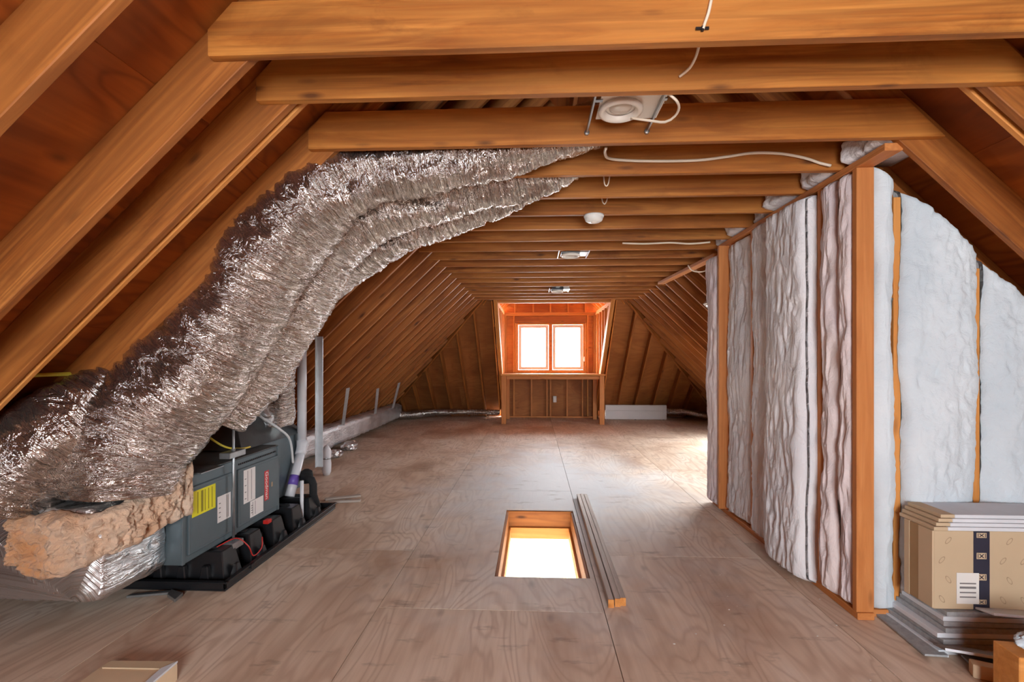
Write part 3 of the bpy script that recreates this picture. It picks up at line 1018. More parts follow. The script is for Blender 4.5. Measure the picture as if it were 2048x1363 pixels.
# ------------------------------------------------------------------ plenum, air handler, pan
def wrapped_box(name, poly, y0, y1, mat, parent=None, seed=1.0, res=0.03, amp=0.006, rad=0.03):
    """soft foil-wrapped box: closed x-z polygon run along y, faces gently wrinkled"""
    pts = [Vector((x, 0, z)) for x, z in poly]
    per, n = [], len(pts)
    for i, p in enumerate(pts):
        q = pts[(i + 1) % n]
        m = max(2, int((q - p).length / res))
        per += [p + (q - p) * k / m for k in range(m)]
    c = sum(pts, Vector()) / n
    ny = max(4, int((y1 - y0) / res))
    vs, fs, uvs = [], [], []
    k = len(per)
    for j in range(ny + 1):
        y = y0 + (y1 - y0) * j / ny
        e = min(j, ny - j)
        sh = 0.97 if e == 0 else 1.0
        for i, p in enumerate(per):
            d = noise.noise(Vector((p.x * 9 + seed, y * 9, p.z * 9))) * amp + (abs(noise.noise(Vector((p.x * 22, y * 22 + seed, p.z * 22)))) - 0.2) * amp
            dirv = (p - c).normalized()
            q = c + (p - c) * sh + dirv * d
            vs.append(Vector((q.x, y, q.z)))
            uvs.append((y, i * res))
    for j in range(ny):
        for i in range(k):
            i2 = (i + 1) % k
            fs.append((j * k + i, j * k + i2, (j + 1) * k + i2, (j + 1) * k + i))
    fs.append(tuple(range(k - 1, -1, -1)))
    fs.append(tuple(range(ny * k, (ny + 1) * k)))
    o0 = Vector((c.x, y0, min(p.z for p in pts)))
    me = bpy.data.meshes.new(name)
    me.from_pydata([tuple(p - o0) for p in vs], [], fs)
    uv = me.uv_layers.new(name='UVMap')
    for poly_ in me.polygons:
        for li in poly_.loop_indices:
            uv.data[li].uv = uvs[me.loops[li].vertex_index]
    return link(name, me, mat, parent, Matrix.Translation(o0), True)


plen = wrapped_box('return_plenum', [(-2.95, 0.20), (-2.16, 0.20), (-2.135, 0.24), (-2.14, 0.60), (-2.22, 0.66), (-2.95, 0.66)], 2.27, 2.688, M['foil_flat'], None, 2.0, 0.02, 0.012)
tag(plen, 'foil wrapped return box hung above the floor under the torn wool blanket', 'plenum')

# torn insulation blanket folded round the corner of the return box
def blanket(name, path, zb, zt, th, mat, seed, parent=None, ns=150, nh=44):
    P = [V(*p, 0) for p in path]
    L = [0]
    for i in range(1, len(P)): L.append(L[-1] + (P[i] - P[i - 1]).length)

    def at_s(s):
        s = s * L[-1]
        for i in range(1, len(P)):
            if s <= L[i] + 1e-6:
                t = (s - L[i - 1]) / (L[i] - L[i - 1])
                return P[i - 1].lerp(P[i], t), (P[i] - P[i - 1]).normalized()
    vs, fs = [], []
    nr = 2 * nh
    for j in range(ns + 1):
        s = j / ns
        p, d = at_s(min(max(s, 0.0), 1.0))
        p2, d2 = at_s(min(1.0, s + 0.08)); p3, d3 = at_s(max(0.0, s - 0.08))
        d = (d + d2 + d3).normalized(); p = (p * 2 + p2 + p3) / 4
        nrm = Vector((d.y, -d.x, 0))
        zlo = zb(s) + 0.03 * fbm(s * 9, seed, 0, 3); zhi = zt(s) + 0.025 * fbm(s * 8, seed + 5, 0, 3)
        endk = min(1.0, min(s, 1 - s) / 0.06) ** 0.5
        for k in range(nr):
            side = k < nh
            t = (k + 0.5) / nh if side else 1 - (k - nh + 0.5) / nh
            prof_ = max(0.05, 1 - abs(2 * t - 1) ** 6) * endk
            z = zlo + (zhi - zlo) * t
            lump = 0.05 * fbm(s * 7 + seed, z * 5, 1.1, 4) + 0.03 * fbm(s * 26, z * 20, seed, 4) + 0.012 * fbm(s * 70, z * 60, seed, 3)
            off = (th + lump) * prof_ if side else 0.0
            vs.append(p + nrm * off + Vector((0, 0, z)))
    for j in range(ns):
        for k in range(nr):
            k2 = (k + 1) % nr
            fs.append((j * nr + k, j * nr + k2, (j + 1) * nr + k2, (j + 1) * nr + k))
    fs.append(tuple(range(nr - 1, -1, -1))); fs.append(tuple(range(ns * nr, (ns + 1) * nr)))
    return MB().add(vs, fs).build(name, mat, parent, smooth=True)


bl = blanket('insulation_blanket', [(-2.58, 2.24), (-2.40, 2.225), (-2.20, 2.235), (-2.10, 2.33), (-2.075, 2.55), (-2.05, 2.68), (-2.0, 2.74)],
             lambda s: 0.44 - 0.10 * math.sin(min(1, s / 0.45) * PI * 0.9) + max(0, s - 0.45) * 0.16, lambda s: 0.66 + 0.0 * s + max(0, s - 0.5) * 0.30, 0.06, M['wool_tan'], 3.3)
tag(bl, 'torn peach coloured wool blanket hanging round the foil return box', 'insulation')

# drain pan with its moulded blocks
pan = empty('drain_pan', (-2.31, 3.61, 0), label='long black plastic drain pan under the grey air handler', cat='pan')
PX0, PX1, PY0, PY1 = -2.76, -1.868, 2.81, 4.42
mb = MB()
mb.box(PX0, PX1, PY0, PY1, 0.001, 0.012)
mb.box(PX0, PX0 + 0.014, PY0, PY1, 0.012, 0.055).box(PX1 - 0.014, PX1, PY0, PY1, 0.012, 0.055)
mb.box(PX0, PX1, PY0, PY0 + 0.014, 0.012, 0.055).box(PX0, PX1, PY1 - 0.014, PY1, 0.012, 0.055)
mb.box(PX0 - 0.012, PX1 + 0.012, PY0 - 0.012, PY0 + 0.02, 0.05, 0.06).box(PX1 - 0.02, PX1 + 0.012, PY0, PY1, 0.05, 0.06)
mb.build('pan_tray', M['black'], pan, 0.003)


def frustum(x0, x1, y0, y1, z0, z1, tx, ty):
    vs = [(x0, y0, z0), (x1, y0, z0), (x1, y1, z0), (x0, y1, z0), (x0 + tx, y0 + ty, z1), (x1 - tx, y0 + ty, z1), (x1 - tx, y1 - ty, z1), (x0 + tx, y1 - ty, z1)]
    return MB().add(vs, [(3, 2, 1, 0), (4, 5, 6, 7), (0, 1, 5, 4), (1, 2, 6, 5), (2, 3, 7, 6), (3, 0, 4, 7)])


for y in (2.90, 3.19, 3.48, 3.77, 4.06):
    b = frustum(-2.66, -1.935, y, y + 0.19, 0.012, 0.195, 0.035, 0.03)
    for x in (-2.5, -2.35, -2.2, -2.05):
        b.add(*(lambda q: (q.v, q.f))(frustum(x - 0.035, x + 0.035, y - 0.03, y + 0.02, 0.012, 0.12, 0.015, 0.008)))
    rb = b.build('riser_block', M['black'], pan, 0.006)
    MB().box(-2.56, -2.03, y + 0.075, y + 0.115, 0.193, 0.202).build('top_rib', M['rubber'], rb, 0.002)
    frustum(-1.945, -1.885, y + 0.06, y + 0.13, 0.012, 0.10, 0.02, 0.02).build('pan_clip', M['black'], rb, 0.004)
MB().box(-1.87, -1.85, 3.05, 3.10, 0.035, 0.06).build('drain_tab', M['black'], pan, 0.003)

# air handler
ah = empty('air_handler', (-2.40, 3.2, 0.205), label='grey steel air handler lying on its side on the black blocks', cat='air handler')
AX0, AX1, AY0, AY1, AZ0, AZ1 = -2.76, -2.05, 2.69, 3.75, 0.205, 0.715
MB().box(AX0, AX1, AY0, AY1, AZ0, AZ1).build('casing', M['steel'], ah, 0.004)
MB().box(AX0, AX1 - 0.002, AY0 + 0.02, AY1 - 0.002, AZ1, AZ1 + 0.006).build('top_panel', M['steel_dark'], ah, 0.002)
for y0, y1 in ((2.735, 3.165), (3.205, 3.725)):
    d = MB().box(AX1 - 0.004, AX1 + 0.012, y0, y1, 0.245, 0.645).build('door_panel', M['steel'], ah, 0.004)
    MB().box(AX1 + 0.011, AX1 + 0.0135, y0 + 0.018, y1 - 0.018, 0.263, 0.627).build('door_face', M['steel'], d, 0.001)
for y in (2.70, 3.185, 3.735):
    MB().box(AX1 - 0.002, AX1 + 0.006, y - 0.012, y + 0.012, AZ0, AZ1).build('corner_post', M['steel'], ah, 0.002)
for k in range(22):
    y = 3.225 + 0.022 * k
    MB().box(AX1 - 0.001, AX1 + 0.005, y, y + 0.012, 0.672, 0.684).build('louvre_slot', M['black'], ah)
MB().box(AX1 - 0.3, AX1 + 0.06, 2.77, 2.98, AZ1 + 0.006, AZ1 + 0.012).build('flange', M['galv'], ah, 0.001)


def sticker(name, mat, y0, y1, z0, z1, par=ah, x=AX1 + 0.0136):
    return MB().box(x, x + 0.0012, y0, y1, z0, z1).build(name, mat, par)


yl = sticker('warning_label', M['yellow'], 2.755, 2.965, 0.462, 0.616)
tag(yl, 'yellow warning label')
for k in range(5): MB().box(AX1 + 0.0148, AX1 + 0.0152, 2.80 + 0.032 * k, 2.808 + 0.032 * k + (0.012 if k == 1 else 0), 0.475, 0.605).build('print_line', M['olive_ink'], yl)
for y0, y1, z0, z1, cols in ((2.985, 3.118, 0.352, 0.52, (0.09, 0.105)), (3.262, 3.402, 0.39, 0.626, (0.045, 0.09)), (3.338, 3.505, 0.268, 0.386, (0.03, 0.06))):
    s = sticker('data_label', M['paper'], y0, y1, z0, z1)
    for c in cols:
        MB().box(AX1 + 0.0148, AX1 + 0.0152, y0 + c, y0 + c + 0.005, z0 + 0.01, z1 - 0.01).build('print_line', M['ink'], s)
    for k in range(4):
        MB().box(AX1 + 0.0148, AX1 + 0.0152, y0 + 0.012, y0 + 0.03, z0 + 0.03 + k * (z1 - z0 - 0.05) / 4, z0 + 0.036 + k * (z1 - z0 - 0.05) / 4).build('print_line', M['ink'], s)


def text_mesh(name, body, size, mat, parent, mw, depth=0.0006):
    cu = bpy.data.curves.new('t', 'FONT')
    cu.body, cu.size, cu.extrude = body, size, depth
    cu.align_x, cu.align_y = 'CENTER', 'CENTER'
    o = bpy.data.objects.new('t', cu)
    col.objects.link(o)
    dg = bpy.context.evaluated_depsgraph_get()
    me = bpy.data.meshes.new_from_object(o.evaluated_get(dg))
    bpy.data.objects.remove(o)
    me.materials.clear()
    return link(name, me, mat, parent, mw)


badge = sticker('brand_badge', M['red'], 3.522, 3.578, 0.335, 0.560)
tag(badge, 'red badge with white lettering')
text_mesh('badge_lettering', 'Goodman', 0.052, M['white'], badge, frame((0, 0, -1), z=(1, 0, 0), o=(AX1 + 0.0155, 3.55, 0.448)))
sticker('rating_mark', M['carton_print'], 3.615, 3.635, 0.42, 0.455)

# coil cabinet and plenum past the air handler
coil = empty('coil_cabinet', (-2.45, 4.1, 0.205), label='grey steel coil cabinet behind the air handler with the upright foil duct on it', cat='cabinet')
MB().box(-2.76, -2.20, 3.755, 4.40, 0.205, 0.72).build('casing', M['steel'], coil, 0.004)
frustum(-2.78, -2.17, 3.45, 4.40, 0.7255, 0.98, 0.17, 0.18).build('plenum_hood', M['sheetmetal'], coil, 0.004)
wrapped_box('foil_collar', [(-2.52, 0.84), (-2.22, 0.84), (-2.20, 0.92), (-2.28, 1.06), (-2.46, 1.06)], 3.92, 4.30, M['foil_flat'], coil, 6.0, 0.02, 0.016)

# strut clamps with their hanger rods
hr = empty('hanger_rod', (-2.005, 3.10, 0.16), label='vertical steel hanger rod with blue grey strut clamps beside the air handler doors', cat='hanger')
MB().tube([(-2.005, 3.10, 0.13), (-2.005, 3.10, 1.13)], 0.008, 8).build('rod', M['galv'], hr, smooth=True)
MB().box(-2.05, -1.975, 3.02, 3.19, 0.757, 0.797).build('upper_channel', M['galv'], hr, 0.003)
MB().box(-2.045, -1.965, 3.035, 3.15, 0.155, 0.20).build('lower_channel', M['galv'], hr, 0.003)
MB().lathe([(0.014, 0), (0.014, 0.012)], 6, Matrix.Translation((-2.005, 3.10, 0.80)), True).build('nut', M['galv'], hr)

# pipes
pv = empty('vent_pipe', (-2.15, 4.34, 0.25), label='white plastic vent pipe with a purple primer ring, standing by the air handler', cat='pipe')
MB().tube([(-2.15, 4.335, 1.66), (-2.15, 4.335, 0.62)], 0.041, 20).build('pipe', M['pvc'], pv, smooth=True)
MB().tube([(-2.15, 4.335, 0.66), (-2.15, 4.335, 0.60), (-2.15, 4.32, 0.56), (-2.15, 4.30, 0.53)], 0.047, 20).build('elbow', M['pvc'], pv, smooth=True)
MB().tube([(-2.15, 4.31, 0.545), (-2.15, 4.16, 0.28), (-2.15, 4.11, 0.20)], 0.041, 20).build('lower_pipe', M['pvc'], pv, smooth=True)
MB().tube([(-2.15, 4.205, 0.36), (-2.15, 4.162, 0.285)], 0.0425, 20).build('primer_ring', M['purple'], pv, smooth=True)

st = MB().box(-2.035, -1.975, 4.385, 4.390, 0.40, 1.62).box(-2.035, -2.030, 4.355, 4.388, 0.40, 1.62)
tag(st.build('strap_post', M['strap']), 'shiny galvanised angle strap standing just past the white vent pipe', 'strap')
bp = empty('refrigerant_line', (-1.97, 4.18, 0.0), label='black foam covered elbow pipe dropping into the far end of the pan', cat='pipe')
MB().tube([(-2.10, 4.25, 0.36), (-2.06, 4.21, 0.345), (-2.02, 4.18, 0.345), (-1.985, 4.18, 0.33), (-1.97, 4.18, 0.29), (-1.97, 4.18, 0.20), (-1.97, 4.18, 0.20)][:-1] + [(-1.97, 4.26, 0.06)], 0.033, 14).build('sleeve', M['rubber'], bp, smooth=True)
MB().lathe([(0.055, 0), (0.062, 0.02), (0.05, 0.10), (0.02, 0.12)], 16, Matrix.Translation((-2.075, 4.27, 0.285)), True).build('wrapped_fitting', M['rubber'], bp, smooth=True)
tr = empty('condensate_trap', (-2.52, 5.7, 0.0), label='white bagged pipe trap on the floor before the near end of the long trunk duct', cat='pipe')
T = Matrix.Translation((-2.52, 5.7, 0.0))
MB().lathe([(0.035, 0.0), (0.052, 0.04), (0.055, 0.14), (0.048, 0.20), (0.055, 0.22), (0.052, 0.30), (0.03, 0.345), (0.012, 0.36)], 18, T, True).build('wrapped_body', M['pvc'], tr, smooth=True)
MB().lathe([(0.050, 0.195), (0.054, 0.205), (0.050, 0.215)], 18, T).build('tie', M['galv'], tr, smooth=True)
cs = MB().tube([(-1.985, 4.0, 0.37), (-1.985, 4.0, 0.02)], 0.015, 10)
tag(cs.build('condensate_pipe', M['pvc'], smooth=True), 'short thin white drain pipe standing between two blocks of the pan', 'pipe')
for k, (x, y, w, l, mt) in enumerate(((-1.86, 4.62, 0.3, 0.04, 'gray_plank'), (-1.93, 4.75, 0.34, 0.05, 'gray_plank'))):
    s = MB().box(-w / 2, w / 2, -l / 2, l / 2, 0, 0.02).build('wood_strip', M[mt], None, 0.002, mw=Matrix.Translation((x, y, 0.001)) @ Matrix.Rotation(0.2 + k * 0.25, 4, 'Z'))
    tag(s, ('grey wood strip lying on the floor past the pan corner', 'wider grey wood strip lying behind the first strip by the pan')[k], 'wood strip')


def cable(label, pts, r, mat, name='cable', cat='cable', group=None):
    sp = [p for p, _ in spline([(V(p), r) for p in pts], 0.02)]
    o0 = sp[0]
    return tag(MB().tube([p - o0 for p in sp], r, 8).build(name, mat, smooth=True, mw=Matrix.Translation(o0)), label, cat, group)


cable('thin yellow wire lying across the top of the air handler', [at(385, 850, 3.05), at(415, 872, 3.10), at(450, 893, 3.15), at(480, 897, 3.22), at(500, 893, 3.32)], 0.007, M['yellow_wire'], 'yellow_wire', 'wire')
cable('white cable drooping from the front duct to the coil cabinet', [at(497, 815, 3.45), at(525, 835, 3.5), at(560, 858, 3.6), at(580, 880, 3.72), at(586, 925, 3.80)], 0.009, M['cable_grey'])
cable('thin red wire hanging along the risers in the drain pan', [(-2.04, 2.98, 0.20), (-1.985, 3.10, 0.215), (-1.92, 3.13, 0.15), (-1.91, 3.17, 0.07), (-1.905, 3.26, 0.09), (-1.925, 3.30, 0.15)], 0.004, M['red_wire'], 'red_wire', 'wire')
fs_ = MB().box(-1.99, -1.95, 3.42, 3.47, 0.197, 0.225)
tag(fs_.build('float_switch', M['red_wire'], None, 0.003), 'small red float switch sitting on a riser block', 'switch')

# galvanised offcut on the floor in front of the pan
br = empty('metal_offcut', (-2.25, 2.74, 0), label='bent grey sheet metal offcut on the floor in front of the drain pan', cat='metal scrap')
MB().prism([Vector((-2.40, 2.705, 0.001)), Vector((-2.39, 2.735, 0.001)), Vector((-2.19, 2.79, 0.001)), Vector((-2.18, 2.76, 0.001))], (0, 0, 0.014)).build('strip', M['galv'], br, 0.002)
MB().prism([Vector((-2.19, 2.79, 0.001)), Vector((-2.085, 2.75, 0.001)), Vector((-2.075, 2.67, 0.001)), Vector((-2.17, 2.73, 0.001))], (0.0, 0, 0.02)).build('tab', M['galv'], br, 0.002)

# the long foil-wrapped trunk duct under the left slope
ld = wrapped_box('trunk_duct', [(-3.40, 0.09), (-3.03, 0.09), (-3.02, 0.35), (-3.08, 0.395), (-3.235, 0.395)], 5.3, 10.8, M['foil_wrap_pale'], None, 11.0, 0.04, 0.014)
tag(ld, 'long foil wrapped trunk duct hung under the foot of the roof slope', 'duct')
for k, (a, b_) in enumerate((((-2.62, 6.62, 1.0), (-3.03, 7.45, 0.36)), ((-2.66, 9.32, 0.94), (-3.02, 10.1, 0.36)), ((-2.70, 8.15, 0.9), (-3.03, 9.0, 0.37)))):
    a, b_ = V(a), V(b_)
    s = board('duct_strap', a, b_, 0.004, 0.05, M['strap'], None, (1, 0, 0.6), 0.0)
    tag(s, ('galvanised strap holding the near part of the long trunk duct', 'galvanised strap holding the far end of the long trunk duct', 'galvanised strap in the middle of the long trunk duct')[k], 'strap', 'straps of the trunk duct')
for k, (x, y, s) in enumerate(((-2.86, 6.75, 0.10), (-2.88, 7.35, 0.12))):
    b = MB()
    vs, fs = [], []
    bm = bmesh.new(); bmesh.ops.create_icosphere(bm, subdivisions=3, radius=s)
    for v in bm.verts:
        d = 1 + 0.35 * noise.noise(v.co * 22 + Vector((k, 0, 0)))
        v.co = Vector((v.co.x * d, v.co.y * d * 1.3, max(v.co.z, -0.6 * s) * d * 0.65))
    me = bpy.data.meshes.new('foil_scrap'); 
    uvl = bm.loops.layers.uv.new('UVMap')
    for f in bm.faces:
        for l in f.loops: l[uvl].uv = (l.vert.co.x, l.vert.co.y)
    bm.to_mesh(me); bm.free()
    o = link('foil_scrap', me, M['foil_flat'], None, Matrix.Translation((x, y, s * 0.4)))
    tag(o, ('crumpled foil scrap on the floor against the near end of the trunk duct', 'larger crumpled foil scrap farther along the trunk duct')[k], 'foil scrap')
duct('flexible_duct', 'thin crinkled foil duct on the floor between the trunk duct and the dormer',
     [((-3.10, 10.72, 0.16), .085), ((-3.02, 11.0, 0.10), .085), ((-2.75, 11.12, 0.11), .09), ((-2.4, 11.15, 0.15), .075), ((-1.9, 11.16, 0.17), .06), ((-1.3, 11.16, 0.165), .055), ((-0.80, 11.17, 0.165), .055)],
     M['foil'], 14.0, 28, 0.012, 0.012, 0.02, coil=0.006)
duct('flexible_duct', 'thin crinkled foil duct on the floor from the white heater toward the partition',
     [((3.08, 11.2, 0.20), .06), ((3.4, 11.18, 0.20), .065), ((3.7, 11.1, 0.16), .075), ((3.98, 10.95, 0.10), .085), ((4.1, 10.6, 0.09), .085)],
     M['foil'], 17.0, 28, 0.012, 0.012, 0.02, coil=0.006)
hd = MB().tube([(-2.475, 2.22, 1.33), (-2.475, 3.3, 1.33)], 0.010, 8)
tag(hd.build('yellow_strap', M['yellow_wire'], smooth=True), 'yellow cord stretched behind the rafters beside the big ducts', 'cord')

# ------------------------------------------------------------------ far end fittings
ht = empty('baseboard_heater', (2.35, 11.2, 0.0), label='long white baseboard heater on the floor beside the dormer frame', cat='heater')
MB().box(1.655, 3.055, 11.17, 11.25, 0.012, 0.345).build('heater_body', M['heater'], ht, 0.004)
MB().box(1.655, 3.055, 11.155, 11.172, 0.23, 0.335).build('upper_louvre', M['heater'], ht, 0.003)
MB().box(1.655, 3.055, 11.155, 11.172, 0.03, 0.215).build('front_panel', M['heater'], ht, 0.003)
for x in (1.7, 2.35, 3.0): MB().box(x - 0.02, x + 0.02, 11.19, 11.23, 0.0, 0.014).build('foot', M['black'], ht)
ot = empty('wall_outlet', (0.50, DB - 0.02, 0.445), label='white outlet box on the knee wall under the dormer shelf', cat='outlet')
MB().box(0.46, 0.54, DB - 0.012, DB + 0.06, 0.37, 0.52).build('cover_plate', M['white'], ot, 0.004)
for z in (0.41, 0.465): MB().box(0.483, 0.517, DB - 0.0135, DB - 0.0118, z, z + 0.03).build('socket_face', M['vinyl'], ot, 0.0005)

# ------------------------------------------------------------------ lamps, detector, cables under the collar beams
def recessed(loc, label, detail, k):
    x, y, z = loc
    t = empty('recessed_lamp', (x, y, z), label=label, cat='recessed lamp', group='recessed lamps hung between the collar beams')
    pt = MB().box(x - 0.10, x + 0.185, y - 0.10, y + 0.10, z + 0.015, z + 0.019)
    pt.build('mounting_plate', M['galv'] if k else M['lampwhite'], t, 0.001)
    MB().box(x + 0.09, x + 0.18, y - 0.06, y + 0.07, z + 0.019, z + 0.085).build('junction_box', M['lampwhite'], t, 0.003)
    MB().lathe([(0.085, 0.019), (0.085, 0.15), (0.06, 0.17)], 24, Matrix.Translation((x, y, z)), True).build('can', M['galv'], t, smooth=True)
    MB().lathe([(0.066, 0.012), (0.070, -0.004), (0.085, -0.012), (0.098, -0.006), (0.100, 0.004), (0.092, 0.014)], 40, Matrix.Translation((x, y, z))).build('trim_ring', M['lampwhite'], t, smooth=True)
    MB().lathe([(0.0, -0.004), (0.03, -0.002), (0.05, 0.008), (0.060, 0.03), (0.05, 0.07), (0.02, 0.1)], 28, Matrix.Translation((x, y, z + 0.004))).build('bulb', M['bulb'], t, smooth=True)
    if detail:
        for xx in (x - 0.13, x + 0.165):
            b = MB().box(xx - 0.004, xx + 0.004, 1.979, 2.399, z - 0.005, z + 0.02).build('hanger_bar', M['galv'], t)
            MB().lathe([(0.013, 0), (0.013, 0.012), (0.006, 0.016)], 8, Matrix.Translation((xx, 2.396, z + 0.0)) @ Matrix.Rotation(PI / 2, 4, 'X'), True).build('bar_nail', M['galv'], b)
        for q in ((x - 0.134, x - 0.09), (x + 0.16, x + 0.19)): MB().box(*q, y - 0.08, y - 0.06, z + 0.010, z + 0.016).build('bar_tab', M['galv'], t)
    else:
        for xx in (x - 0.125, x + 0.175):
            MB().box(xx - 0.004, xx + 0.004, y - 0.17, y + 0.17, z + 0.01, z + 0.028).build('hanger_bar', M['galv'], t)


recessed((0.393, 2.19, 2.535), 'white recessed lamp with wide trim ring between the second and third beams', True, 0)
recessed((0.375, 4.93, 2.47), 'small white recessed lamp fixture beyond the smoke detector', False, 1)
recessed((0.36, 7.40, 2.455), 'tiny white recessed lamp fixture near the dormer end', False, 1)
sd = empty('smoke_detector', (0.448, 3.70, 2.435), label='round white smoke detector under a collar beam', cat='smoke detector')
T = Matrix.Translation((0.448, 3.603, 2.433))
MB().lathe([(0.0, 0.0), (0.045, 0.002), (0.062, 0.012), (0.068, 0.028), (0.068, 0.036)], 32, T).build('cover', M['white'], sd, smooth=True)
MB().lathe([(0.072, 0.036), (0.075, 0.044), (0.075, 0.053)], 32, T, True).build('mounting_base', M['white'], sd, smooth=True)
MB().lathe([(0.02, -0.003), (0.022, 0.004)], 16, T, True).build('test_button', M['lampwhite'], sd)

GC = 'white cables stapled along the collar beams'
cable('white cable looping from the recessed lamp to the second collar beam', [at(1337, 188, 1.99), at(1352, 200, 2.0), at(1358, 215, 2.06), at(1350, 232, 2.12), at(1330, 244, 2.16), at(1300, 241, 2.2), at(1262, 236, 2.24)], 0.0055, M['cable'], group=GC)
cable('white cable curving down from the first collar beam to the second one', [at(1399, 80, 1.70), at(1397, 95, 1.74), at(1391, 115, 1.80), at(1380, 135, 1.87), at(1366, 148, 1.92), at(1359, 153, 1.935)], 0.0055, M['cable'], group=GC)
cable('white cable running up over the face of the first collar beam', [at(1424, -8, 1.638), at(1417, 25, 1.638), at(1410, 45, 1.638), at(1406, 58, 1.638)], 0.0055, M['cable'], group=GC)
sb = MB().box(-0.022, 0.022, -0.006, 0.0, -0.004, 0.004).box(-0.004, 0.004, -0.008, 0.0, -0.01, 0.006)
tag(sb.build('cable_staple', M['black'], mw=Matrix.Translation(at(1404, 58, 1.642))), 'black staple pinning the cable to the first collar beam', 'staple')
cable('long white cable sagging along the fourth beam toward the partition', [at(1212, 296, 2.50), at(1210, 306, 2.6), at(1219, 317, 2.76), at(1262, 321, 2.79), at(1330, 322, 2.79), at(1400, 320, 2.79), at(1455, 313, 2.79), at(1505, 306, 2.79), at(1560, 307, 2.79), at(1610, 316, 2.79), at(1640, 326, 2.79), at(1662, 331, 2.78)], 0.008, M['cable'], group=GC)
for k, (x, y0, y1, Y) in enumerate(((1212, 353, 372, 2.99), (1208, 398, 408, 3.38))):
    cable(('short white cable loop dangling behind the fourth beam', 'tiny white cable loop dangling behind the fifth beam')[k],
          [at(x - 5, y0 - 6, Y), at(x - 3, y1 - 5, Y), at(x + 1, y1, Y), at(x + 5, y1 - 6, Y), at(x + 8, y0 - 6, Y)], 0.004, M['cable'], group=GC)
cable('white cable running along a middle beam to the far end of the partition', [at(1245, 486, 4.36), at(1290, 487, 4.37), at(1340, 485, 4.37), at(1380, 487, 4.37), at(1420, 484, 4.37)], 0.008, M['cable'], group=GC)
cable('small white cable loop beyond the free end of the partition', [at(1412, 523, 4.86), at(1418, 535, 4.86), at(1405, 543, 4.88), at(1385, 541, 4.9), at(1376, 530, 4.92)], 0.006, M['cable'], group=GC)

# ------------------------------------------------------------------ planks and clutter on the floor
GP = 'long weathered planks beside the hatch'
for k, x in enumerate((0.437, 0.472, 0.508)):
    p = board('wooden_plank', (x + 0.004 * (k == 1), 2.73 + 0.012 * k, 0.024), (x + 0.012, 4.86 + 0.01 * (k == 1), 0.024), 0.033, 0.046, M['gray_plank'])
    board('cut_end', (x + 0.004 * (k == 1), 2.728 + 0.012 * k, 0.024), (x + 0.004 * (k == 1), 2.7335 + 0.012 * k, 0.024), 0.0325, 0.0455, M['dormer'], p, bev=0.0)
    tag(p, ('weathered grey plank of the bundle, the one closest to the hatch', 'weathered grey plank in the middle of the bundle by the hatch', 'weathered grey plank of the bundle, the one farthest from the hatch')[k], 'plank', GP)

cb = empty('cardboard_flap', (-1.7, 1.82, 0), label='pale kraft carton with a folded flap, cut off at the bottom edge of the floor', cat='carton')
MB().box(-1.88, -1.565, 1.55, 2.03, 0.0, 0.075).build('carton_body', M['carton_pale'], cb, 0.003)
MB().prism([Vector((-1.86, 2.02, 0.076)), Vector((-1.57, 2.03, 0.076)), Vector((-1.60, 1.98, 0.076)), Vector((-1.86, 1.975, 0.076))], (0, 0, 0.006)).build('folded_edge', M['carton'], cb)
MB().prism([Vector((-1.565, 2.03, 0.076)), Vector((-1.565, 1.60, 0.076)), Vector((-1.585, 1.60, 0.076)), Vector((-1.60, 1.98, 0.076))], (0, 0, 0.008)).build('side_flap', M['board_white'], cb)

# big carton on the pile of grey boards
BX0, BX1, BY0, BY1, BZ0, BZ1 = 1.945, 2.78, 2.42, 2.60, 0.192, 0.575
bx = empty('carton', (2.36, 2.5, BZ0), label='large brown carton with a navy tape strip and white label, on the grey boards', cat='carton')
MB().box(BX0 + 0.003, BX1, BY0, BY1, BZ0, BZ1).build('carton_body', M['carton'], bx, 0.004)
MB().box(BX0 - 0.002, BX0 + 0.004, BY0 + 0.004, BY1 - 0.09, BZ0 + 0.003, BZ1 - 0.003).build('side_flap', M['carton'], bx, 0.001)
MB().box(BX0 - 0.001, BX0 + 0.0035, BY0 + 0.09, BY1 - 0.035, BZ0 + 0.003, BZ1 - 0.003).build('parcel_tape', M['carton_dark'], bx)
MB().box(BX0 - 0.003, BX0 + 0.004, BY1 - 0.034, BY1, BZ0, BZ1).build('back_flap', M['carton'], bx, 0.001)
tp = MB().box(2.132, 2.207, BY0 - 0.0012, BY0 + 0.001, BZ0 + 0.002, BZ1 - 0.001).build('navy_tape_strip', M['tape_navy'], bx)
for z, h in ((0.555, 0.024), (0.455, 0.03), (0.352, 0.03), (0.232, 0.022)):
    e = MB().box(2.146, 2.192, BY0 - 0.0018, BY0 - 0.001, z - h / 2, z + h / 2)
    em = e.build('tape_emblem', M['carton'], tp)
    m = MB()
    for sx in (-1, 1):
        m.prism([Vector((2.169 - 0.010 * sx - 0.003, BY0 - 0.0022, z - h * 0.32)), Vector((2.169 - 0.010 * sx + 0.003, BY0 - 0.0022, z - h * 0.32)), Vector((2.169 + 0.010 * sx + 0.003, BY0 - 0.0022, z + h * 0.32)), Vector((2.169 + 0.010 * sx - 0.003, BY0 - 0.0022, z + h * 0.32))], (0, 0.0005, 0))
    for x in (2.151, 2.185): m.box(x, x + 0.003, BY0 - 0.0022, BY0 - 0.0017, z - h * 0.38, z + h * 0.38)
    m.build('emblem_print', M['tape_navy'], em)
lb = MB().box(2.052, 2.156, BY0 - 0.003, BY0 - 0.0013, BZ0 + 0.03, 0.372).build('shipping_label', M['white'], bx)
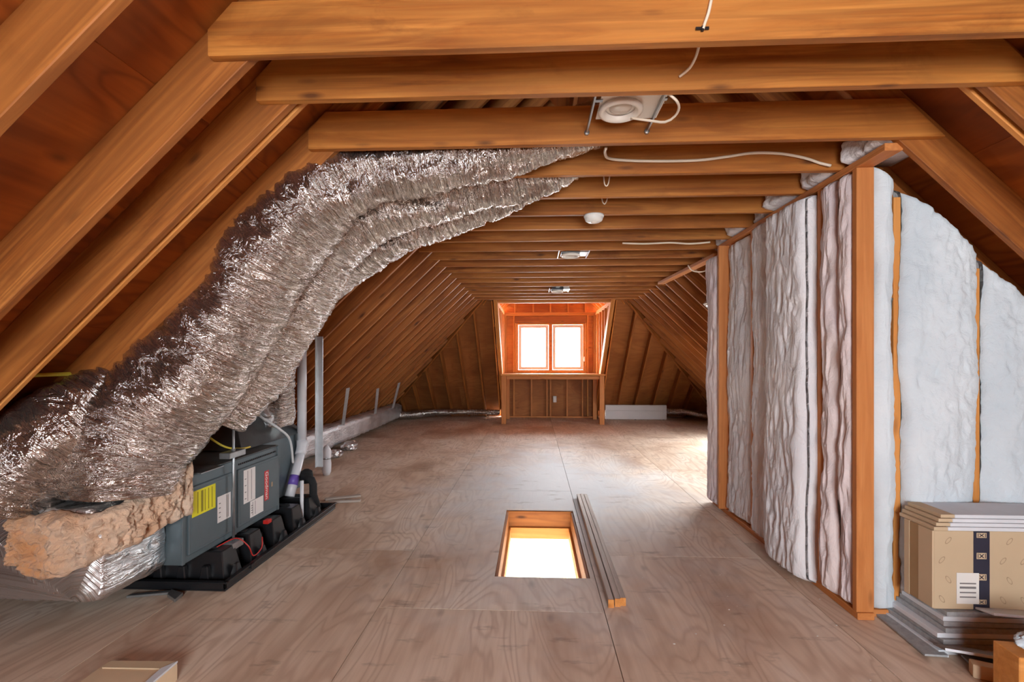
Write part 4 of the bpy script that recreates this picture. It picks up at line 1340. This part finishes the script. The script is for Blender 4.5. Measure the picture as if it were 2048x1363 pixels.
for k in range(4): MB().box(2.066, 2.142, BY0 - 0.0036, BY0 - 0.0029, 0.252 + 0.022 * k, 0.258 + 0.022 * k + 0.004 * (k == 2)).build('label_print', M['ink'], lb)
pr = MB()
rnd = random.Random(3)
for i in range(9):
    for j in range(4):
        x, z = 1.985 + 0.095 * i + 0.03 * (j % 2), BZ0 + 0.05 + 0.095 * j
        if 2.03 < x < 2.22 or x > 2.75: continue
        w = rnd.choice((0.6, -0.7))
        for t0 in range(14):
            a0, a1 = 2 * PI * t0 / 14, 2 * PI * (t0 + 1) / 14
            q = []
            for a, s in ((a0, 1), (a1, 1), (a1, 0.8), (a0, 0.8)):
                ex, ez = 0.009 * math.cos(a) * s, 0.021 * math.sin(a) * s
                q.append(Vector((x + ex * math.cos(w) - ez * math.sin(w), BY0 - 0.0006, z + ex * math.sin(w) + ez * math.cos(w))))
            pr.prism(q, (0, 0.0004, 0))
o = pr.build('carton_print', M['carton_print'], bx)
o['kind'] = 'stuff'

GS = 'stack of white faced sheets on the big carton'
for k in range(4):
    t = empty('foam_sheet', (2.4, 2.53, BZ1), label=('lowest white faced sheet lying directly on the big carton', 'second white faced sheet from the bottom on the big carton', 'third white faced sheet from the bottom on the big carton', 'topmost white faced sheet on the big carton, grey on top')[k], cat='sheet', group=GS)
    z = BZ1 + 0.0015 + 0.019 * k
    x0 = 1.955 + 0.014 * k
    MB().box(x0 + 0.055, 2.80, BY0 - 0.006 + 0.004 * k, 2.635, z, z + 0.0175).build('sheet_panel', M['board_white'], t, 0.0015)
    MB().box(x0 - 0.01, x0 + 0.055, BY0 - 0.004 + 0.004 * k, 2.637, z + 0.0005, z + 0.017).build('cardboard_end', M['carton'], t, 0.001)

GB = 'grey boards piled under the big carton'
words_ = ('topmost', 'second from the top', 'third from the top', 'fourth from the top', 'fifth from the top', 'sixth from the top', 'seventh from the top', 'lowest')
rnd = random.Random(5)
for k in range(8):
    z = 0.0008 + 0.0237 * k
    x0 = 1.99 - 0.010 * (7 - k) + rnd.uniform(-0.015, 0.015)
    y0 = 2.40 - 0.004 * (7 - k)
    w = 0.40 - 0.022 * k
    m = Matrix.Translation((x0 + 0.38, y0 + w / 2, z + 0.0115)) @ Matrix.Rotation(rnd.uniform(-0.03, 0.03), 4, 'Z')
    p = MB().box(-0.38, 0.38, -w / 2, w / 2, -0.0112, 0.0112).build('grey_board', M['slate'] if k % 3 else M['board_white'], None, 0.0015, mw=m)
    tag(p, 'grey board in the pile under the big carton, ' + words_[7 - k], 'board', GB)
GW = 'loose white edged boards spilling out before the carton'
for k, (x, y, z, l, w, rz, mt, lab) in enumerate((
        (1.915, 2.62, 0.006, 0.56, 0.10, 1.50, 'slate', 'long narrow grey board on the floor along the outer side of the pile'),
        (2.14, 2.235, 0.006, 0.30, 0.16, -0.25, 'slate', 'dark grey board lying flat before the pile of boards'),
        (2.44, 2.33, 0.206, 0.62, 0.15, -0.16, 'board_white', 'pale grey board leaning out of the pile just below the white label'),
        (2.08, 2.29, 0.05, 0.36, 0.12, -0.30, 'slate', 'white edged grey board propped low at the front corner of the pile'))):
    m = Matrix.Translation((x, y, z + 0.006)) @ Matrix.Rotation(rz, 4, 'Z')
    if k in (2, 3): m = m @ Matrix.Rotation(-0.25 if k == 2 else -0.3, 4, 'X')
    t = empty('loose_board', (x, y, z), label=lab, cat='board', group=GW)
    MB().box(-l / 2, l / 2, -w / 2, w / 2, -0.005, 0.005).build('board_panel', M[mt], t, 0.001, mw=m)
    MB().box(-l / 2, l / 2, -w / 2 - 0.003, -w / 2, -0.005, 0.006).build('white_edge', M['board_white'], t, mw=m)
wo = board('wood_offcut', (1.95, 2.225, 0.031), (2.10, 2.16, 0.031), 0.05, 0.06, M['carton_pale'])
tag(wo, 'short pale wood offcut on the floor at the front of the pile', 'wood offcut')
wo = board('wood_block', (1.905, 2.02, 0.12), (2.42, 1.98, 0.12), 0.12, 0.24, M['dormer'])
tag(wo, 'orange wood block at the floor corner under the white wool scraps', 'wood block')


def fluff(label, loc, sx, sy, sz, seed):
    bm = bmesh.new(); bmesh.ops.create_icosphere(bm, subdivisions=5, radius=1)
    for v in bm.verts:
        d = 1 + 0.22 * fbm(v.co.x * 1.6 + seed, v.co.y * 1.6, v.co.z * 1.6, 5)
        v.co = Vector((v.co.x * sx * d, v.co.y * sy * d, max(-0.7, v.co.z) * sz * d))
    me = bpy.data.meshes.new('wool_scrap'); bm.to_mesh(me); bm.free()
    tag(link('wool_scrap', me, M['wool'], None, Matrix.Translation(loc), True), label, 'insulation scrap')


fluff('white wool scrap resting on top of the orange wood block', (2.10, 2.01, 0.275), 0.15, 0.06, 0.05, 2.0)
fluff('white wool scrap on the floor before the orange wood block', (2.02, 1.85, 0.075), 0.09, 0.05, 0.11, 5.0)
# plaster crumbs on the floor
rnd = random.Random(11)
cr = MB()
for k in range(40):
    x, y = rnd.uniform(0.6, 1.7), rnd.uniform(1.9, 3.4)
    s = rnd.uniform(0.0012, 0.003)
    cr.box(x - s * rnd.uniform(1, 3), x + s, y - s, y + s, 0.0005, 0.0005 + s * 0.6)
tag(cr.build('floor_debris', M['white']), 'tiny white plaster crumbs scattered on the plywood by the partition', 'debris', kind='stuff')
